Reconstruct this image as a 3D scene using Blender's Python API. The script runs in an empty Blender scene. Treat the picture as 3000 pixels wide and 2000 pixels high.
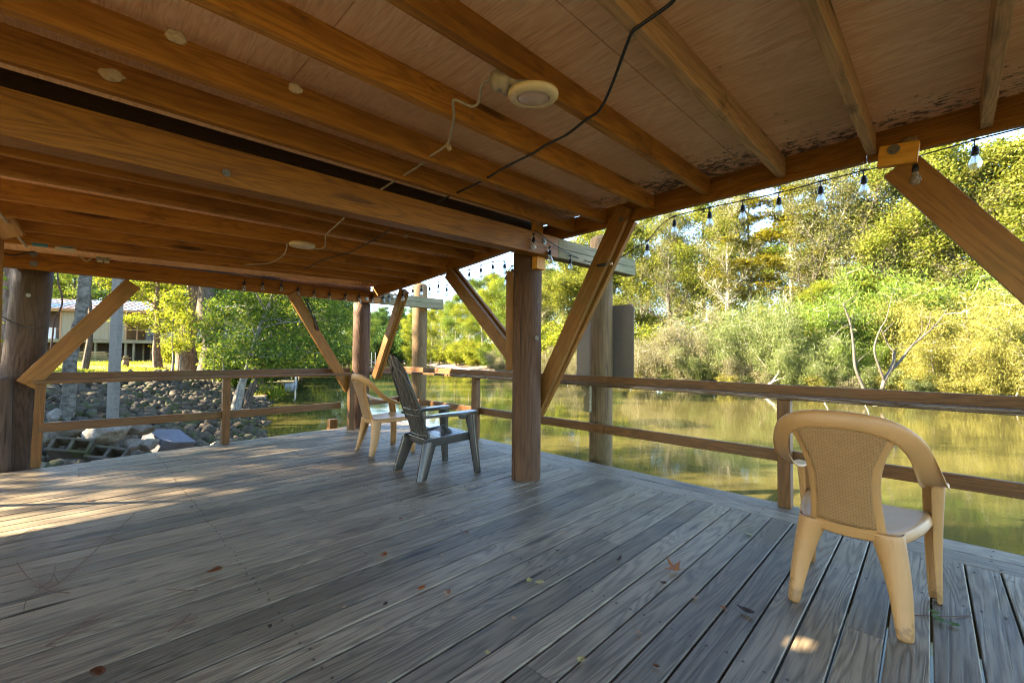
import bpy, bmesh, math, random
import numpy as np
from mathutils import Vector, Matrix, noise as mn

random.seed(7)
scene = bpy.context.scene
COL = scene.collection
R_ = math.radians

# ------------------------------------------------------------------ camera
FOC, YAW, PIT, ROL, CAMH = 1281.0, R_(45.1), R_(1.75), R_(0.536), 1.2
Fv = np.array([math.cos(YAW)*math.cos(PIT), math.sin(YAW)*math.cos(PIT), math.sin(PIT)])
Rv0 = np.array([math.sin(YAW), -math.cos(YAW), 0.0])
Uv0 = np.cross(Rv0, Fv)
Rv = Rv0*math.cos(ROL)+Uv0*math.sin(ROL)
Uv = -Rv0*math.sin(ROL)+Uv0*math.cos(ROL)
CP = np.array([0, 0, CAMH])

def ray(x, y): return Fv+(x-1500)/FOC*Rv-(y-1000)/FOC*Uv
def atz(x, y, z=0.0):
    d = ray(x, y); return CP+(z-CAMH)/d[2]*d
def atx(x, y, X):
    d = ray(x, y); return CP+X/d[0]*d
def aty(x, y, Y):
    d = ray(x, y); return CP+Y/d[1]*d
def atd(x, y, dep): return CP+dep*ray(x, y)
def ground_at(px, dep):
    """ground position in the column px at a given depth"""
    d = ray(px, 1030); p = CP+dep*d
    return float(p[0]), float(p[1])

cam = bpy.data.cameras.new('camera'); camo = bpy.data.objects.new('camera', cam); COL.objects.link(camo)
cam.sensor_width = 36; cam.lens = 36*FOC/3000; cam.clip_end = 3000; cam.clip_start = 0.05
M = Matrix(((Rv[0], Uv[0], -Fv[0], 0), (Rv[1], Uv[1], -Fv[1], 0), (Rv[2], Uv[2], -Fv[2], CAMH), (0, 0, 0, 1)))
camo.matrix_world = M
scene.camera = camo

# ------------------------------------------------------------------ object helpers
def tag(o, label=None, cat=None, group=None, kind=None):
    if label: o['label'] = label
    if cat: o['category'] = cat
    if group: o['group'] = group
    if kind: o['kind'] = kind
    return o
def thing(name, label, cat, loc=(0, 0, 0), rz=0.0, group=None):
    o = bpy.data.objects.new(name, None); COL.objects.link(o)
    o.empty_display_size = 0.1
    o.location = [float(v) for v in loc]; o.rotation_euler = (0, 0, rz)
    o.matrix_basis = Matrix.Translation(o.location) @ Matrix.Rotation(rz, 4, 'Z')
    return tag(o, label, cat, group)
def adopt(o, p):
    if p is not None:
        o.parent = p
        o.matrix_parent_inverse = p.matrix_basis.inverted()
    return o
def newmesh(name, V, Fc, mat=None, smooth=False):
    me = bpy.data.meshes.new(name)
    me.from_pydata([tuple(map(float, v)) for v in V], [], Fc)
    if mat: me.materials.append(mat)
    if smooth: me.polygons.foreach_set('use_smooth', [True]*len(me.polygons))
    me.update(); return me
def obj(name, me, parent=None, mw=None):
    o = bpy.data.objects.new(name, me); COL.objects.link(o)
    if mw is not None: o.matrix_basis = mw
    adopt(o, parent); return o
def raw(name, V, Fc, mat, parent=None, smooth=False, mw=None):
    return obj(name, newmesh(name, V, Fc, mat, smooth), parent, mw)
def copy_tree(o, loc=None, rz=None, sc=None, parent=None, label=None, group=None, mats=None):
    c = o.copy(); COL.objects.link(c)
    if parent is not None: c.parent = parent
    if loc is not None:
        c.location = [float(v) for v in loc]
    if rz is not None: c.rotation_euler = (0, 0, rz)
    if sc is not None: c.scale = sc if hasattr(sc, '__len__') else (sc, sc, sc)
    if label: c['label'] = label
    if group: c['group'] = group
    for ch in o.children:
        copy_tree(ch, parent=c)
    return c

def box_bm(bm, lo, hi, bev=0.0):
    x0, y0, z0 = lo; x1, y1, z1 = hi
    vs = [bm.verts.new(p) for p in ((x0,y0,z0),(x1,y0,z0),(x1,y1,z0),(x0,y1,z0),(x0,y0,z1),(x1,y0,z1),(x1,y1,z1),(x0,y1,z1))]
    fs = [bm.faces.new([vs[i] for i in f]) for f in ((0,3,2,1),(4,5,6,7),(0,1,5,4),(1,2,6,5),(2,3,7,6),(3,0,4,7))]
    if bev > 0:
        es = list({e for f in fs for e in f.edges})
        bmesh.ops.bevel(bm, geom=es, offset=bev, segments=2, affect='EDGES', profile=0.6)
def bm_obj(name, bm, mat, parent=None, mw=None, smooth=False):
    me = bpy.data.meshes.new(name); bm.to_mesh(me); bm.free()
    if mat: me.materials.append(mat)
    if smooth: me.polygons.foreach_set('use_smooth', [True]*len(me.polygons))
    return obj(name, me, parent, mw)
def frame(p0, p1, up=(0, 0, 1)):
    p0 = Vector([float(v) for v in p0]); p1 = Vector([float(v) for v in p1]); x = (p1-p0); L = x.length; x.normalize()
    u = Vector(up); y = u.cross(x); y.normalize(); z = x.cross(y)
    m = Matrix(((x[0],y[0],z[0],p0[0]),(x[1],y[1],z[1],p0[1]),(x[2],y[2],z[2],p0[2]),(0,0,0,1)))
    return m, L
def beam(name, p0, p1, w, h, mat, parent=None, up=(0, 0, 1), bev=0.004, boards=1, gap=0.004, label=None, warp=0.0025):
    """timber from p0 to p1 (centre line); w across, h along 'up'; local x runs along the grain"""
    m, L = frame(p0, p1, up)
    bm = bmesh.new()
    n = max(1, int(L/0.35))
    hh = (h-gap*(boards-1))/boards
    for b in range(boards):
        z0 = -h/2+b*(hh+gap)
        box_bm(bm, (0, -w/2, z0), (L, w/2, z0+hh), bev)
    if n > 1 and warp > 0:
        for i in range(1, n):
            bmesh.ops.bisect_plane(bm, geom=bm.verts[:]+bm.edges[:]+bm.faces[:], plane_co=(L*i/n, 0, 0), plane_no=(1, 0, 0))
        s = random.random()*50
        for v in bm.verts:
            v.co.y += warp*1.4*mn.noise((v.co.x*0.9+s, 3.3, 0)); v.co.z += warp*mn.noise((v.co.x*1.3+s, 9.1, 1))
    o = bm_obj(name, bm, mat, parent, m)
    if label: o['label'] = label
    return o

def catmull(P, n=6):
    P = [np.array(p, float) for p in P]
    if len(P) < 3: return P
    Q = [2*P[0]-P[1]]+P+[2*P[-1]-P[-2]]; out = []
    for i in range(1, len(Q)-2):
        a, b, c, d = Q[i-1:i+3]
        for k in range(n):
            t = k/n
            out.append(0.5*((2*b)+(c-a)*t+(2*a-5*b+4*c-d)*t*t+(3*b-a-3*c+d)*t**3))
    out.append(P[-1]); return out
def tube_vf(P, rad, sides=8, cap=True, jitter=0.0):
    P = [np.array(p, float) for p in P]; n = len(P)
    if not hasattr(rad, '__len__'): rad = [rad]*n
    V = []; Fc = []
    t0 = P[1]-P[0]; t0 = t0/(np.linalg.norm(t0)+1e-9)
    a = np.array([0, 0, 1.0]) if abs(t0[2]) < 0.9 else np.array([1.0, 0, 0])
    u = np.cross(a, t0); u /= np.linalg.norm(u)
    for i in range(n):
        t = P[min(i+1, n-1)]-P[max(i-1, 0)]; t = t/(np.linalg.norm(t)+1e-9)
        u = u-t*(u@t); u /= (np.linalg.norm(u)+1e-9); w = np.cross(t, u)
        for k in range(sides):
            an = 2*math.pi*k/sides
            r = rad[i]*(1+(jitter*(mn.noise((i*0.7, k*1.9, rad[0]*31)) if jitter else 0)))
            V.append(P[i]+r*(math.cos(an)*u+math.sin(an)*w))
    for i in range(n-1):
        for k in range(sides):
            k2 = (k+1) % sides
            Fc.append((i*sides+k, i*sides+k2, (i+1)*sides+k2, (i+1)*sides+k))
    if cap:
        Fc.append(tuple(range(sides-1, -1, -1))); Fc.append(tuple((n-1)*sides+k for k in range(sides)))
    return V, Fc
class MB:
    def __init__(s): s.V = []; s.F = []
    def add(s, V, Fc):
        b = len(s.V); s.V += list(V); s.F += [tuple(i+b for i in f) for f in Fc]; return s
    def tube(s, P, r, sides=8, smooth=0, jitter=0.0):
        if smooth:
            n0 = len(P); P2 = catmull(P, smooth)
            if hasattr(r, '__len__'): r = list(np.interp(np.linspace(0, n0-1, len(P2)), range(n0), r))
            P = P2
        return s.add(*tube_vf(P, r, sides, True, jitter))
    def box(s, lo, hi):
        x0,y0,z0 = lo; x1,y1,z1 = hi
        return s.add([(x0,y0,z0),(x1,y0,z0),(x1,y1,z0),(x0,y1,z0),(x0,y0,z1),(x1,y0,z1),(x1,y1,z1),(x0,y1,z1)],
                     [(0,3,2,1),(4,5,6,7),(0,1,5,4),(1,2,6,5),(2,3,7,6),(3,0,4,7)])
    def lathe(s, prof, c=(0, 0, 0), n=16):
        V = []; Fc = []
        for (r, z) in prof:
            for k in range(n):
                a = 2*math.pi*k/n; V.append((c[0]+r*math.cos(a), c[1]+r*math.sin(a), c[2]+z))
        for i in range(len(prof)-1):
            for k in range(n):
                k2 = (k+1) % n; Fc.append((i*n+k, i*n+k2, (i+1)*n+k2, (i+1)*n+k))
        Fc.append(tuple(range(n-1, -1, -1))); Fc.append(tuple((len(prof)-1)*n+k for k in range(n)))
        return s.add(V, Fc)
    def build(s, name, mat, parent=None, smooth=False, mw=None): return raw(name, s.V, s.F, mat, parent, smooth, mw)

def shell(name, rows, mat, parent, thick=0.004, sub=1, offset=0.0, closed=False):
    n = len(rows[0]); V = [p for r in rows for p in r]; Fc = []
    for i in range(len(rows)-1):
        for k in range(n-1 if not closed else n):
            k2 = (k+1) % n
            Fc.append((i*n+k, i*n+k2, (i+1)*n+k2, (i+1)*n+k))
    o = raw(name, V, Fc, mat, parent, True, parent.matrix_basis.copy() if parent is not None else None)
    if thick:
        m = o.modifiers.new('solid', 'SOLIDIFY'); m.thickness = thick; m.offset = offset
    if sub:
        m = o.modifiers.new('sub', 'SUBSURF'); m.levels = sub; m.render_levels = sub
    return o

# ------------------------------------------------------------------ materials
class NT:
    def __init__(s, name):
        s.m = bpy.data.materials.new(name); s.m.use_nodes = True; s.t = s.m.node_tree; s.t.nodes.clear()
        s.out = s.t.nodes.new('ShaderNodeOutputMaterial')
    def n(s, typ, ins=None, **kw):
        nd = s.t.nodes.new('ShaderNode'+typ)
        for k, v in kw.items(): setattr(nd, k, v)
        for k, v in (ins or {}).items(): s.set(nd.inputs[k], v)
        return nd
    def set(s, sock, v):
        if isinstance(v, bpy.types.NodeSocket): s.t.links.new(v, sock)
        elif hasattr(v, 'outputs'): s.t.links.new(v.outputs[0], sock)
        elif hasattr(v, '__len__') and len(v) == 3 and sock.type == 'RGBA': sock.default_value = (*v, 1)
        else: sock.default_value = v
    def math(s, op, a, b=0.0, c=None):
        nd = s.n('Math', {0: a, 1: b}, operation=op)
        if c is not None: s.set(nd.inputs[2], c)
        return nd
    def vmath(s, op, a, b=(0, 0, 0)): return s.n('VectorMath', {0: a, 1: b}, operation=op)
    def mix(s, f, a, b, blend='MIX'):
        nd = s.t.nodes.new('ShaderNodeMix'); nd.data_type = 'RGBA'; nd.blend_type = blend
        s.set(nd.inputs[0], f); s.set(nd.inputs[6], a); s.set(nd.inputs[7], b)
        class O: outputs = [nd.outputs[2]]
        return O
    def ramp(s, f, stops, interp='LINEAR'):
        nd = s.n('ValToRGB', {0: f}); cr = nd.color_ramp; cr.interpolation = interp
        while len(cr.elements) < len(stops): cr.elements.new(0.5)
        for e, (p, c) in zip(cr.elements, stops):
            e.position = p; e.color = (*c, 1) if hasattr(c, '__len__') else (c, c, c, 1)
        return nd
    def step(s, v, a, b):
        nd = s.n('MapRange', {0: v, 1: a, 2: b, 3: 0.0, 4: 1.0}); nd.interpolation_type = 'SMOOTHSTEP'; return nd
    def noise(s, vec, scale, detail=4.0, rough=0.55, dist=0.0):
        return s.n('TexNoise', {'Vector': vec, 'Scale': scale, 'Detail': detail, 'Roughness': rough, 'Distortion': dist})
    def bump(s, h, strength=0.3, dist=0.005, nrm=None):
        nd = s.n('Bump', {'Height': h, 'Strength': strength, 'Distance': dist})
        if nrm is not None: s.set(nd.inputs['Normal'], nrm)
        return nd
    def bsdf(s, col, rough=0.6, nrm=None, spec=0.3, metal=0.0, **kw):
        b = s.n('BsdfPrincipled', {'Base Color': col, 'Roughness': rough, 'Specular IOR Level': spec, 'Metallic': metal})
        if nrm is not None: s.set(b.inputs['Normal'], nrm)
        for k, v in kw.items(): s.set(b.inputs[k.replace('_', ' ')], v)
        s.t.links.new(b.outputs[0], s.out.inputs[0]); return b

def plain(name, col, rough=0.5, spec=0.4, metal=0.0, var=0.12, scale=12, bump=0.0):
    t = NT(name); co = t.n('TexCoord').outputs['Object']
    nz = t.noise(co, scale, 5)
    c = t.mix(nz.outputs[0], tuple(v*(1-var*1.5) for v in col), tuple(min(1, v*(1+var)) for v in col))
    nrm = t.bump(nz.outputs[0], bump, 0.01) if bump else None
    t.bsdf(c, rough, nrm, spec, metal); return t.m

def wood(name, light, mid, dark, rough=0.65, knots=0.5, island=False, axis='x', stain=0.0, stain_col=(0.02, 0.015, 0.01),
         moss=0.0, moss_col=(0.05, 0.07, 0.015), ring=16.0, tone=0.35, bumps=0.35, crack=0.0):
    t = NT(name); tc = t.n('TexCoord'); co = tc.outputs['Object']
    if island:
        rnd = t.n('NewGeometry').outputs['Random Per Island']
    else:
        rnd = t.n('ObjectInfo').outputs['Random']
    off = t.n('CombineXYZ', {0: t.math('MULTIPLY', rnd, 37.0), 1: t.math('MULTIPLY', rnd, 91.0), 2: t.math('MULTIPLY', rnd, 53.0)})
    p = t.vmath('ADD', co, off)
    sc = (1, 1, 1)
    def st(a, b): return {'x': (a, b, b), 'z': (b, b, a), 'y': (b, a, b)}[axis]
    warpn = t.noise(t.vmath('MULTIPLY', p, st(1.3, 4.0)), 1.0, 2)
    pk = t.vmath('MULTIPLY', p, st(0.9, 6.5))
    vor = t.n('TexVoronoi', {'Vector': pk, 'Scale': 1.0, 'Randomness': 1.0})
    kd = vor.outputs['Distance']
    kn = t.math('SUBTRACT', 1.0, t.step(kd, 0.05, 0.21))          # knot mask
    kin = t.math('MULTIPLY', t.math('SUBTRACT', 1.0, t.step(kd, 0.0, 0.55)), 0.9)
    base = t.noise(t.vmath('MULTIPLY', p, st(0.55, 7.0)), 1.0, 2.5, 0.5)
    rv = t.math('ADD', t.math('MULTIPLY', base.outputs[0], ring), t.math('MULTIPLY', kin, 4.0))
    rings = t.math('MULTIPLY', t.math('ADD', t.math('SINE', t.math('MULTIPLY', rv, 6.28)), 1.0), 0.5)
    rings = t.math('POWER', rings, 1.6)
    fine = t.noise(t.vmath('MULTIPLY', p, st(4.0, 150.0)), 1.0, 3, 0.6)
    big = t.noise(t.vmath('MULTIPLY', p, st(1.1, 3.0)), 1.0, 4, 0.6)
    c = t.mix(t.math('MULTIPLY', rings, 0.75), light, mid)
    c = t.mix(t.math('MULTIPLY', t.step(fine.outputs[0], 0.45, 0.75), 0.55), c, dark)
    c = t.mix(t.math('MULTIPLY', t.step(big.outputs[0], 0.48, 0.78), 0.6), c, dark)
    c = t.mix(t.math('MULTIPLY', kn, knots), c, tuple(v*0.45 for v in dark))
    tonev = t.math('ADD', 1.0-tone/2, t.math('MULTIPLY', t.math('FRACT', t.math('MULTIPLY', rnd, 17.31)), tone))
    c = t.mix(1.0, c, t.n('CombineColor', {0: tonev, 1: tonev, 2: tonev}), 'MULTIPLY')
    if stain:
        s1 = t.noise(t.vmath('MULTIPLY', p, st(1.6, 3.5)), 2.1, 6, 0.7)
        c = t.mix(t.math('MULTIPLY', t.step(s1.outputs[0], 0.56, 0.72), stain), c, stain_col)
    if moss:
        s2 = t.noise(co, 1.1, 5, 0.65)
        c = t.mix(t.math('MULTIPLY', t.step(s2.outputs[0], 0.46, 0.66), moss), c, moss_col)
    h = t.math('ADD', t.math('MULTIPLY', fine.outputs[0], -0.7), t.math('MULTIPLY', rings, -0.6))
    if crack:
        cr = t.noise(t.vmath('MULTIPLY', p, st(0.5, 60.0)), 1.0, 2, 0.5)
        cm = t.step(cr.outputs[0], 0.66, 0.70)
        c = t.mix(t.math('MULTIPLY', cm, crack), c, tuple(v*0.3 for v in dark))
        h = t.math('SUBTRACT', h, t.math('MULTIPLY', cm, 2.0))
    t.bsdf(c, t.math('ADD', rough, t.math('MULTIPLY', t.math('SUBTRACT', fine.outputs[0], 0.5), 0.2)), t.bump(h, bumps, 0.003), 0.3)
    return t.m

WD = {}
WD['beam'] = wood('stained_beam_wood', (0.30, 0.118, 0.008), (0.18, 0.066, 0.005), (0.075, 0.026, 0.003), 0.55, 0.7, tone=0.3, stain=0.25)
WD['joist'] = wood('stained_joist_wood', (0.44, 0.195, 0.034), (0.30, 0.12, 0.019), (0.13, 0.048, 0.010), 0.6, 0.9, tone=0.4, stain=0.6, stain_col=(0.05, 0.022, 0.008), ring=9)
WD['joist_grey'] = wood('weathered_joist_wood', (0.46, 0.28, 0.14), (0.34, 0.195, 0.09), (0.17, 0.095, 0.045), 0.65, 0.85, tone=0.3, stain=0.6, stain_col=(0.07, 0.04, 0.02), ring=9)
WD['brace'] = wood('brace_wood', (0.25, 0.108, 0.02), (0.18, 0.073, 0.013), (0.09, 0.036, 0.007), 0.55, 0.7, tone=0.25, ring=10, moss=0.35, moss_col=(0.10, 0.085, 0.012))
WD['darkboard'] = wood('shade_dark_board', (0.05, 0.028, 0.014), (0.035, 0.019, 0.01), (0.018, 0.010, 0.006), 0.7, 0.4)  # dark tone carries the shade of the gap behind the middle beam
WD['orange'] = wood('fresh_block_wood', (0.62, 0.30, 0.04), (0.52, 0.235, 0.03), (0.32, 0.13, 0.02), 0.55, 0.9, tone=0.1, ring=8)
WD['rail'] = wood('railing_wood', (0.15, 0.062, 0.012), (0.095, 0.038, 0.007), (0.04, 0.015, 0.003), 0.5, 0.6, tone=0.25, ring=12, moss=0.25, moss_col=(0.09, 0.09, 0.03))
WD['ledge'] = wood('ledge_wood', (0.13, 0.08, 0.04), (0.09, 0.053, 0.026), (0.045, 0.027, 0.014), 0.12, 0.5, tone=0.2, ring=12)
WD['deck'] = wood('weathered_deck_wood', (0.225, 0.178, 0.115), (0.10, 0.077, 0.049), (0.038, 0.028, 0.018), 0.5, 0.95, island=True, ring=14, tone=0.75, stain=0.55, stain_col=(0.05, 0.044, 0.04), bumps=0.5, crack=0.4)
WD['grey'] = wood('grey_weathered_wood', (0.25, 0.205, 0.11), (0.165, 0.132, 0.068), (0.075, 0.058, 0.03), 0.75, 0.5, tone=0.2, moss=0.45, moss_col=(0.09, 0.11, 0.03), crack=0.5)
WD['greypost'] = wood('silvery_post_wood', (0.18, 0.165, 0.135), (0.12, 0.11, 0.09), (0.055, 0.05, 0.042), 0.75, 0.3, axis='z', tone=0.1, crack=0.5)
WD['piling'] = wood('piling_wood', (0.17, 0.105, 0.042), (0.10, 0.06, 0.024), (0.045, 0.026, 0.011), 0.75, 0.2, axis='z', ring=7, tone=0.15, moss=0.4, moss_col=(0.06, 0.06, 0.018), crack=0.8)
WD['post'] = wood('round_post_wood', (0.105, 0.05, 0.021), (0.062, 0.028, 0.012), (0.022, 0.010, 0.005), 0.7, 0.15, axis='z', ring=9, tone=0.2, crack=1.0, bumps=0.8, stain=0.3)
WD['post_dark'] = wood('dark_post_wood', (0.095, 0.06, 0.04), (0.058, 0.035, 0.023), (0.024, 0.014, 0.010), 0.75, 0.1, axis='z', ring=9, tone=0.1, moss=0.35, moss_col=(0.035, 0.042, 0.012), crack=0.6, bumps=0.8)

def plywood():
    t = NT('plywood_underside'); co = t.n('TexCoord').outputs['Object']
    p = co
    w = t.noise(t.vmath('MULTIPLY', p, (6.0, 0.9, 1)), 1.0, 3, 0.55, 1.2)
    rings = t.math('MULTIPLY', t.math('ADD', t.math('SINE', t.math('MULTIPLY', w.outputs[0], 70.0)), 1.0), 0.5)
    fine = t.noise(t.vmath('MULTIPLY', p, (120.0, 5.0, 1)), 1.0, 3, 0.6)
    big = t.noise(p, 1.3, 5, 0.6)
    c = t.mix(t.math('MULTIPLY', rings, 0.65), (0.90, 0.60, 0.37), (0.76, 0.43, 0.23))
    c = t.mix(t.math('MULTIPLY', t.step(fine.outputs[0], 0.45, 0.8), 0.6), c, (0.44, 0.23, 0.115))
    c = t.mix(t.math('MULTIPLY', t.step(big.outputs[0], 0.42, 0.7), 0.5), c, (0.52, 0.28, 0.12))
    # black mould specks, heavier in patches and along the outer edge
    mk = t.noise(t.vmath('MULTIPLY', p, (34, 16, 1)), 1.0, 5, 0.75)
    pat = t.noise(p, 1.7, 3, 0.5)
    sx = t.n('SeparateXYZ', {0: p})
    edge = t.math('MULTIPLY', t.step(sx.outputs[0], 2.7, 3.3), 0.20)
    thr = t.math('ADD', mk.outputs[0], t.math('ADD', edge, t.math('MULTIPLY', t.math('SUBTRACT', pat.outputs[0], 0.5), 0.35)))
    c = t.mix(t.math('MULTIPLY', t.step(thr, 0.70, 0.76), 0.85), c, (0.03, 0.02, 0.013))
    t.bsdf(c, 0.7, t.bump(t.math('ADD', fine.outputs[0], rings), 0.2, 0.002), 0.25); return t.m
PLY = plywood()

def plastic(name, col, rough=0.45, dirt=0.3, dirtcol=(0.12, 0.1, 0.07)):
    t = NT(name); co = t.n('TexCoord').outputs['Object']
    n1 = t.noise(co, 5, 6, 0.65); n2 = t.noise(co, 60, 3)
    c = t.mix(t.math('MULTIPLY', t.step(n1.outputs[0], 0.45, 0.72), dirt), col, dirtcol)
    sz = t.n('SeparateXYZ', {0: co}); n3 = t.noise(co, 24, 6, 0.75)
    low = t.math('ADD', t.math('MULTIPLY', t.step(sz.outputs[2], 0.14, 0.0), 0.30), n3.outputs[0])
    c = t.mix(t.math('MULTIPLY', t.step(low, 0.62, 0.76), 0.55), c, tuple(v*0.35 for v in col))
    t.bsdf(c, t.math('ADD', rough, t.math('MULTIPLY', n1.outputs[0], 0.2)), t.bump(n2.outputs[0], 0.08, 0.002), 0.45); return t.m
TAN = plastic('tan_chair_plastic', (0.42, 0.225, 0.077), 0.3, 0.3, (0.26, 0.15, 0.06))
TAUPE = plastic('taupe_chair_plastic', (0.062, 0.055, 0.045), 0.12, 0.4, (0.055, 0.043, 0.032))

def woven():
    t = NT('woven_pattern_plastic'); co = t.n('TexCoord').outputs['Object']
    s = t.n('SeparateXYZ', {0: co})
    v = t.n('CombineXYZ', {0: s.outputs[1], 1: s.outputs[2], 2: 0.0})
    b = t.n('TexBrick', {'Vector': v, 'Color1': (1, 1, 1), 'Color2': (.8, .8, .8), 'Mortar': (0, 0, 0), 'Scale': 1.0, 'Mortar Size': 0.0016,
                         'Mortar Smooth': 0.6, 'Brick Width': 0.022, 'Row Height': 0.0085}, offset=0.5)
    c = t.mix(b.outputs[0], (0.20, 0.105, 0.038), (0.42, 0.24, 0.095))
    t.bsdf(c, 0.45, t.bump(b.outputs[0], 0.9, 0.004), 0.4); return t.m
WOVEN = woven()

def leafmat(name, cols, trans=0.5, hv=0.25):
    t = NT(name)
    r = t.n('NewGeometry').outputs['Random Per Island']
    orr = t.n('ObjectInfo').outputs['Random']
    st = [(i/(len(cols)-1) if len(cols) > 1 else 0, c) for i, c in enumerate(cols)]
    c = t.ramp(r, st).outputs[0]
    co = t.n('TexCoord').outputs['Object']
    nz = t.noise(co, 0.55, 3)
    k = t.math('ADD', 0.72, t.math('MULTIPLY', nz.outputs[0], 0.56))
    k = t.math('MULTIPLY', k, t.math('ADD', 1-hv/2, t.math('MULTIPLY', orr, hv)))
    c = t.mix(1.0, c, t.n('CombineColor', {0: k, 1: k, 2: k}), 'MULTIPLY')
    b = t.n('BsdfPrincipled', {'Base Color': c, 'Roughness': 0.6, 'Specular IOR Level': 0.12})
    tr = t.n('BsdfTranslucent', {'Color': t.mix(1.0, c, (1.25, 1.2, 0.7), 'MULTIPLY')})
    mx = t.n('MixShader', {0: trans, 1: b.outputs[0], 2: tr.outputs[0]})
    t.t.links.new(mx.outputs[0], t.out.inputs[0]); return t.m
LF = {
 'green': leafmat('green_leaves', [(0.038, 0.077, 0.015), (0.069, 0.123, 0.019), (0.117, 0.165, 0.026), (0.165, 0.180, 0.033)]),
 'lime': leafmat('lime_green_leaves', [(0.075, 0.105, 0.016), (0.125, 0.155, 0.022), (0.175, 0.190, 0.032), (0.215, 0.200, 0.048)]),
 'deep': leafmat('deep_green_leaves', [(0.018, 0.046, 0.015), (0.034, 0.075, 0.019), (0.055, 0.103, 0.023), (0.089, 0.123, 0.028)]),
 'yellow': leafmat('yellow_green_leaves', [(0.082, 0.132, 0.015), (0.138, 0.180, 0.018), (0.206, 0.222, 0.023), (0.248, 0.231, 0.033)]),
 'grey': leafmat('grey_green_leaves', [(0.075, 0.095, 0.030), (0.115, 0.130, 0.042), (0.150, 0.155, 0.055), (0.190, 0.175, 0.075)]),
 'orange': leafmat('rusty_gold_needles', [(0.130, 0.132, 0.014), (0.179, 0.165, 0.015), (0.219, 0.180, 0.023)]),
 'willow': leafmat('willow_leaves', [(0.089, 0.132, 0.040), (0.124, 0.165, 0.051), (0.165, 0.190, 0.068), (0.151, 0.172, 0.090)]),
 'willowgreen': leafmat('bright_willow_leaves', [(0.089, 0.156, 0.026), (0.130, 0.198, 0.030), (0.171, 0.218, 0.045)]),
 'willowgold': leafmat('golden_willow_leaves', [(0.171, 0.185, 0.040), (0.219, 0.213, 0.045), (0.233, 0.206, 0.056), (0.165, 0.190, 0.056)]),
 'willowtan': leafmat('faded_willow_leaves', [(0.124, 0.132, 0.068), (0.179, 0.165, 0.102), (0.199, 0.172, 0.124), (0.124, 0.156, 0.056)]),
}
def bark(name, a, b, sc=6.0, bumps=0.7):
    t = NT(name); co = t.n('TexCoord').outputs['Object']
    n1 = t.noise(t.vmath('MULTIPLY', co, (4.0, 4.0, 0.8)), sc, 6, 0.65)
    n2 = t.noise(co, 2.0, 4)
    c = t.mix(t.step(n1.outputs[0], 0.35, 0.65), b, a)
    c = t.mix(t.math('MULTIPLY', t.step(n2.outputs[0], 0.5, 0.7), 0.4), c, tuple(v*1.5 for v in a))
    t.bsdf(c, 0.85, t.bump(n1.outputs[0], bumps, 0.03), 0.2); return t.m
BK = {'dark': bark('dark_bark', (0.11, 0.085, 0.06), (0.035, 0.026, 0.02)), 'pale': bark('pale_bark', (0.46, 0.42, 0.34), (0.26, 0.23, 0.18)),
      'grey': bark('grey_bark', (0.26, 0.24, 0.20), (0.10, 0.09, 0.075)), 'white': bark('bleached_bark', (0.10, 0.088, 0.07), (0.05, 0.043, 0.034)),
      'brown': bark('brown_bark', (0.20, 0.13, 0.085), (0.07, 0.045, 0.03), 3.0)}

BLACK = plain('black_rubber', (0.012, 0.012, 0.013), 0.5)
WIRE = plain('dusty_white_cable', (0.42, 0.36, 0.27), 0.6)
STEEL = plain('galvanised_steel', (0.16, 0.145, 0.12), 0.4, 0.5, 0.6)
CREAM = plain('yellowed_lamp_plastic', (0.72, 0.58, 0.34), 0.4, 0.5, 0.0, 0.1, 9)
LENS = plain('frosted_lamp_lens', (0.62, 0.46, 0.38), 0.3, 0.5, 0.0, 0.15, 7)
ROCKM = None
def rockmat(name, a, b, c2, moss=0.35, sc=3.0):
    t = NT(name); co = t.n('TexCoord').outputs['Object']; orr = t.n('ObjectInfo').outputs['Random']
    p = t.vmath('ADD', co, t.n('CombineXYZ', {0: t.math('MULTIPLY', orr, 77.0), 1: 0.0, 2: 0.0}))
    n1 = t.noise(p, sc, 7, 0.7); n2 = t.noise(p, sc*5, 5, 0.7); n3 = t.noise(p, sc*0.7, 4)
    c = t.mix(t.step(n1.outputs[0], 0.35, 0.65), a, b)
    c = t.mix(t.math('MULTIPLY', t.step(n2.outputs[0], 0.52, 0.62), 0.6), c, c2)
    c = t.mix(t.math('MULTIPLY', t.step(n3.outputs[0], 0.5, 0.62), moss), c, (0.055, 0.065, 0.012))
    k = t.math('ADD', 0.7, t.math('MULTIPLY', orr, 0.6))
    c = t.mix(1.0, c, t.n('CombineColor', {0: k, 1: k, 2: k}), 'MULTIPLY')
    t.bsdf(c, 0.85, t.bump(t.math('ADD', n1.outputs[0], n2.outputs[0]), 0.6, 0.02), 0.25); return t.m
ROCKM = rockmat('riprap_stone', (0.042, 0.032, 0.02), (0.085, 0.066, 0.042), (0.16, 0.13, 0.09), 0.7)
PALEROCK = rockmat('pale_lichen_stone', (0.14, 0.125, 0.10), (0.24, 0.22, 0.185), (0.38, 0.36, 0.32), 0.2, 2.5)
CONC = rockmat('old_concrete', (0.065, 0.057, 0.04), (0.105, 0.092, 0.068), (0.04, 0.035, 0.026), 0.6, 4.0)
SLATE = rockmat('dark_slab', (0.09, 0.093, 0.105), (0.13, 0.135, 0.15), (0.10, 0.10, 0.11), 0.05, 2.0)
SKY_STR, SUN_STR, EXPO = 0.078, 4.7, 3.88
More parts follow.
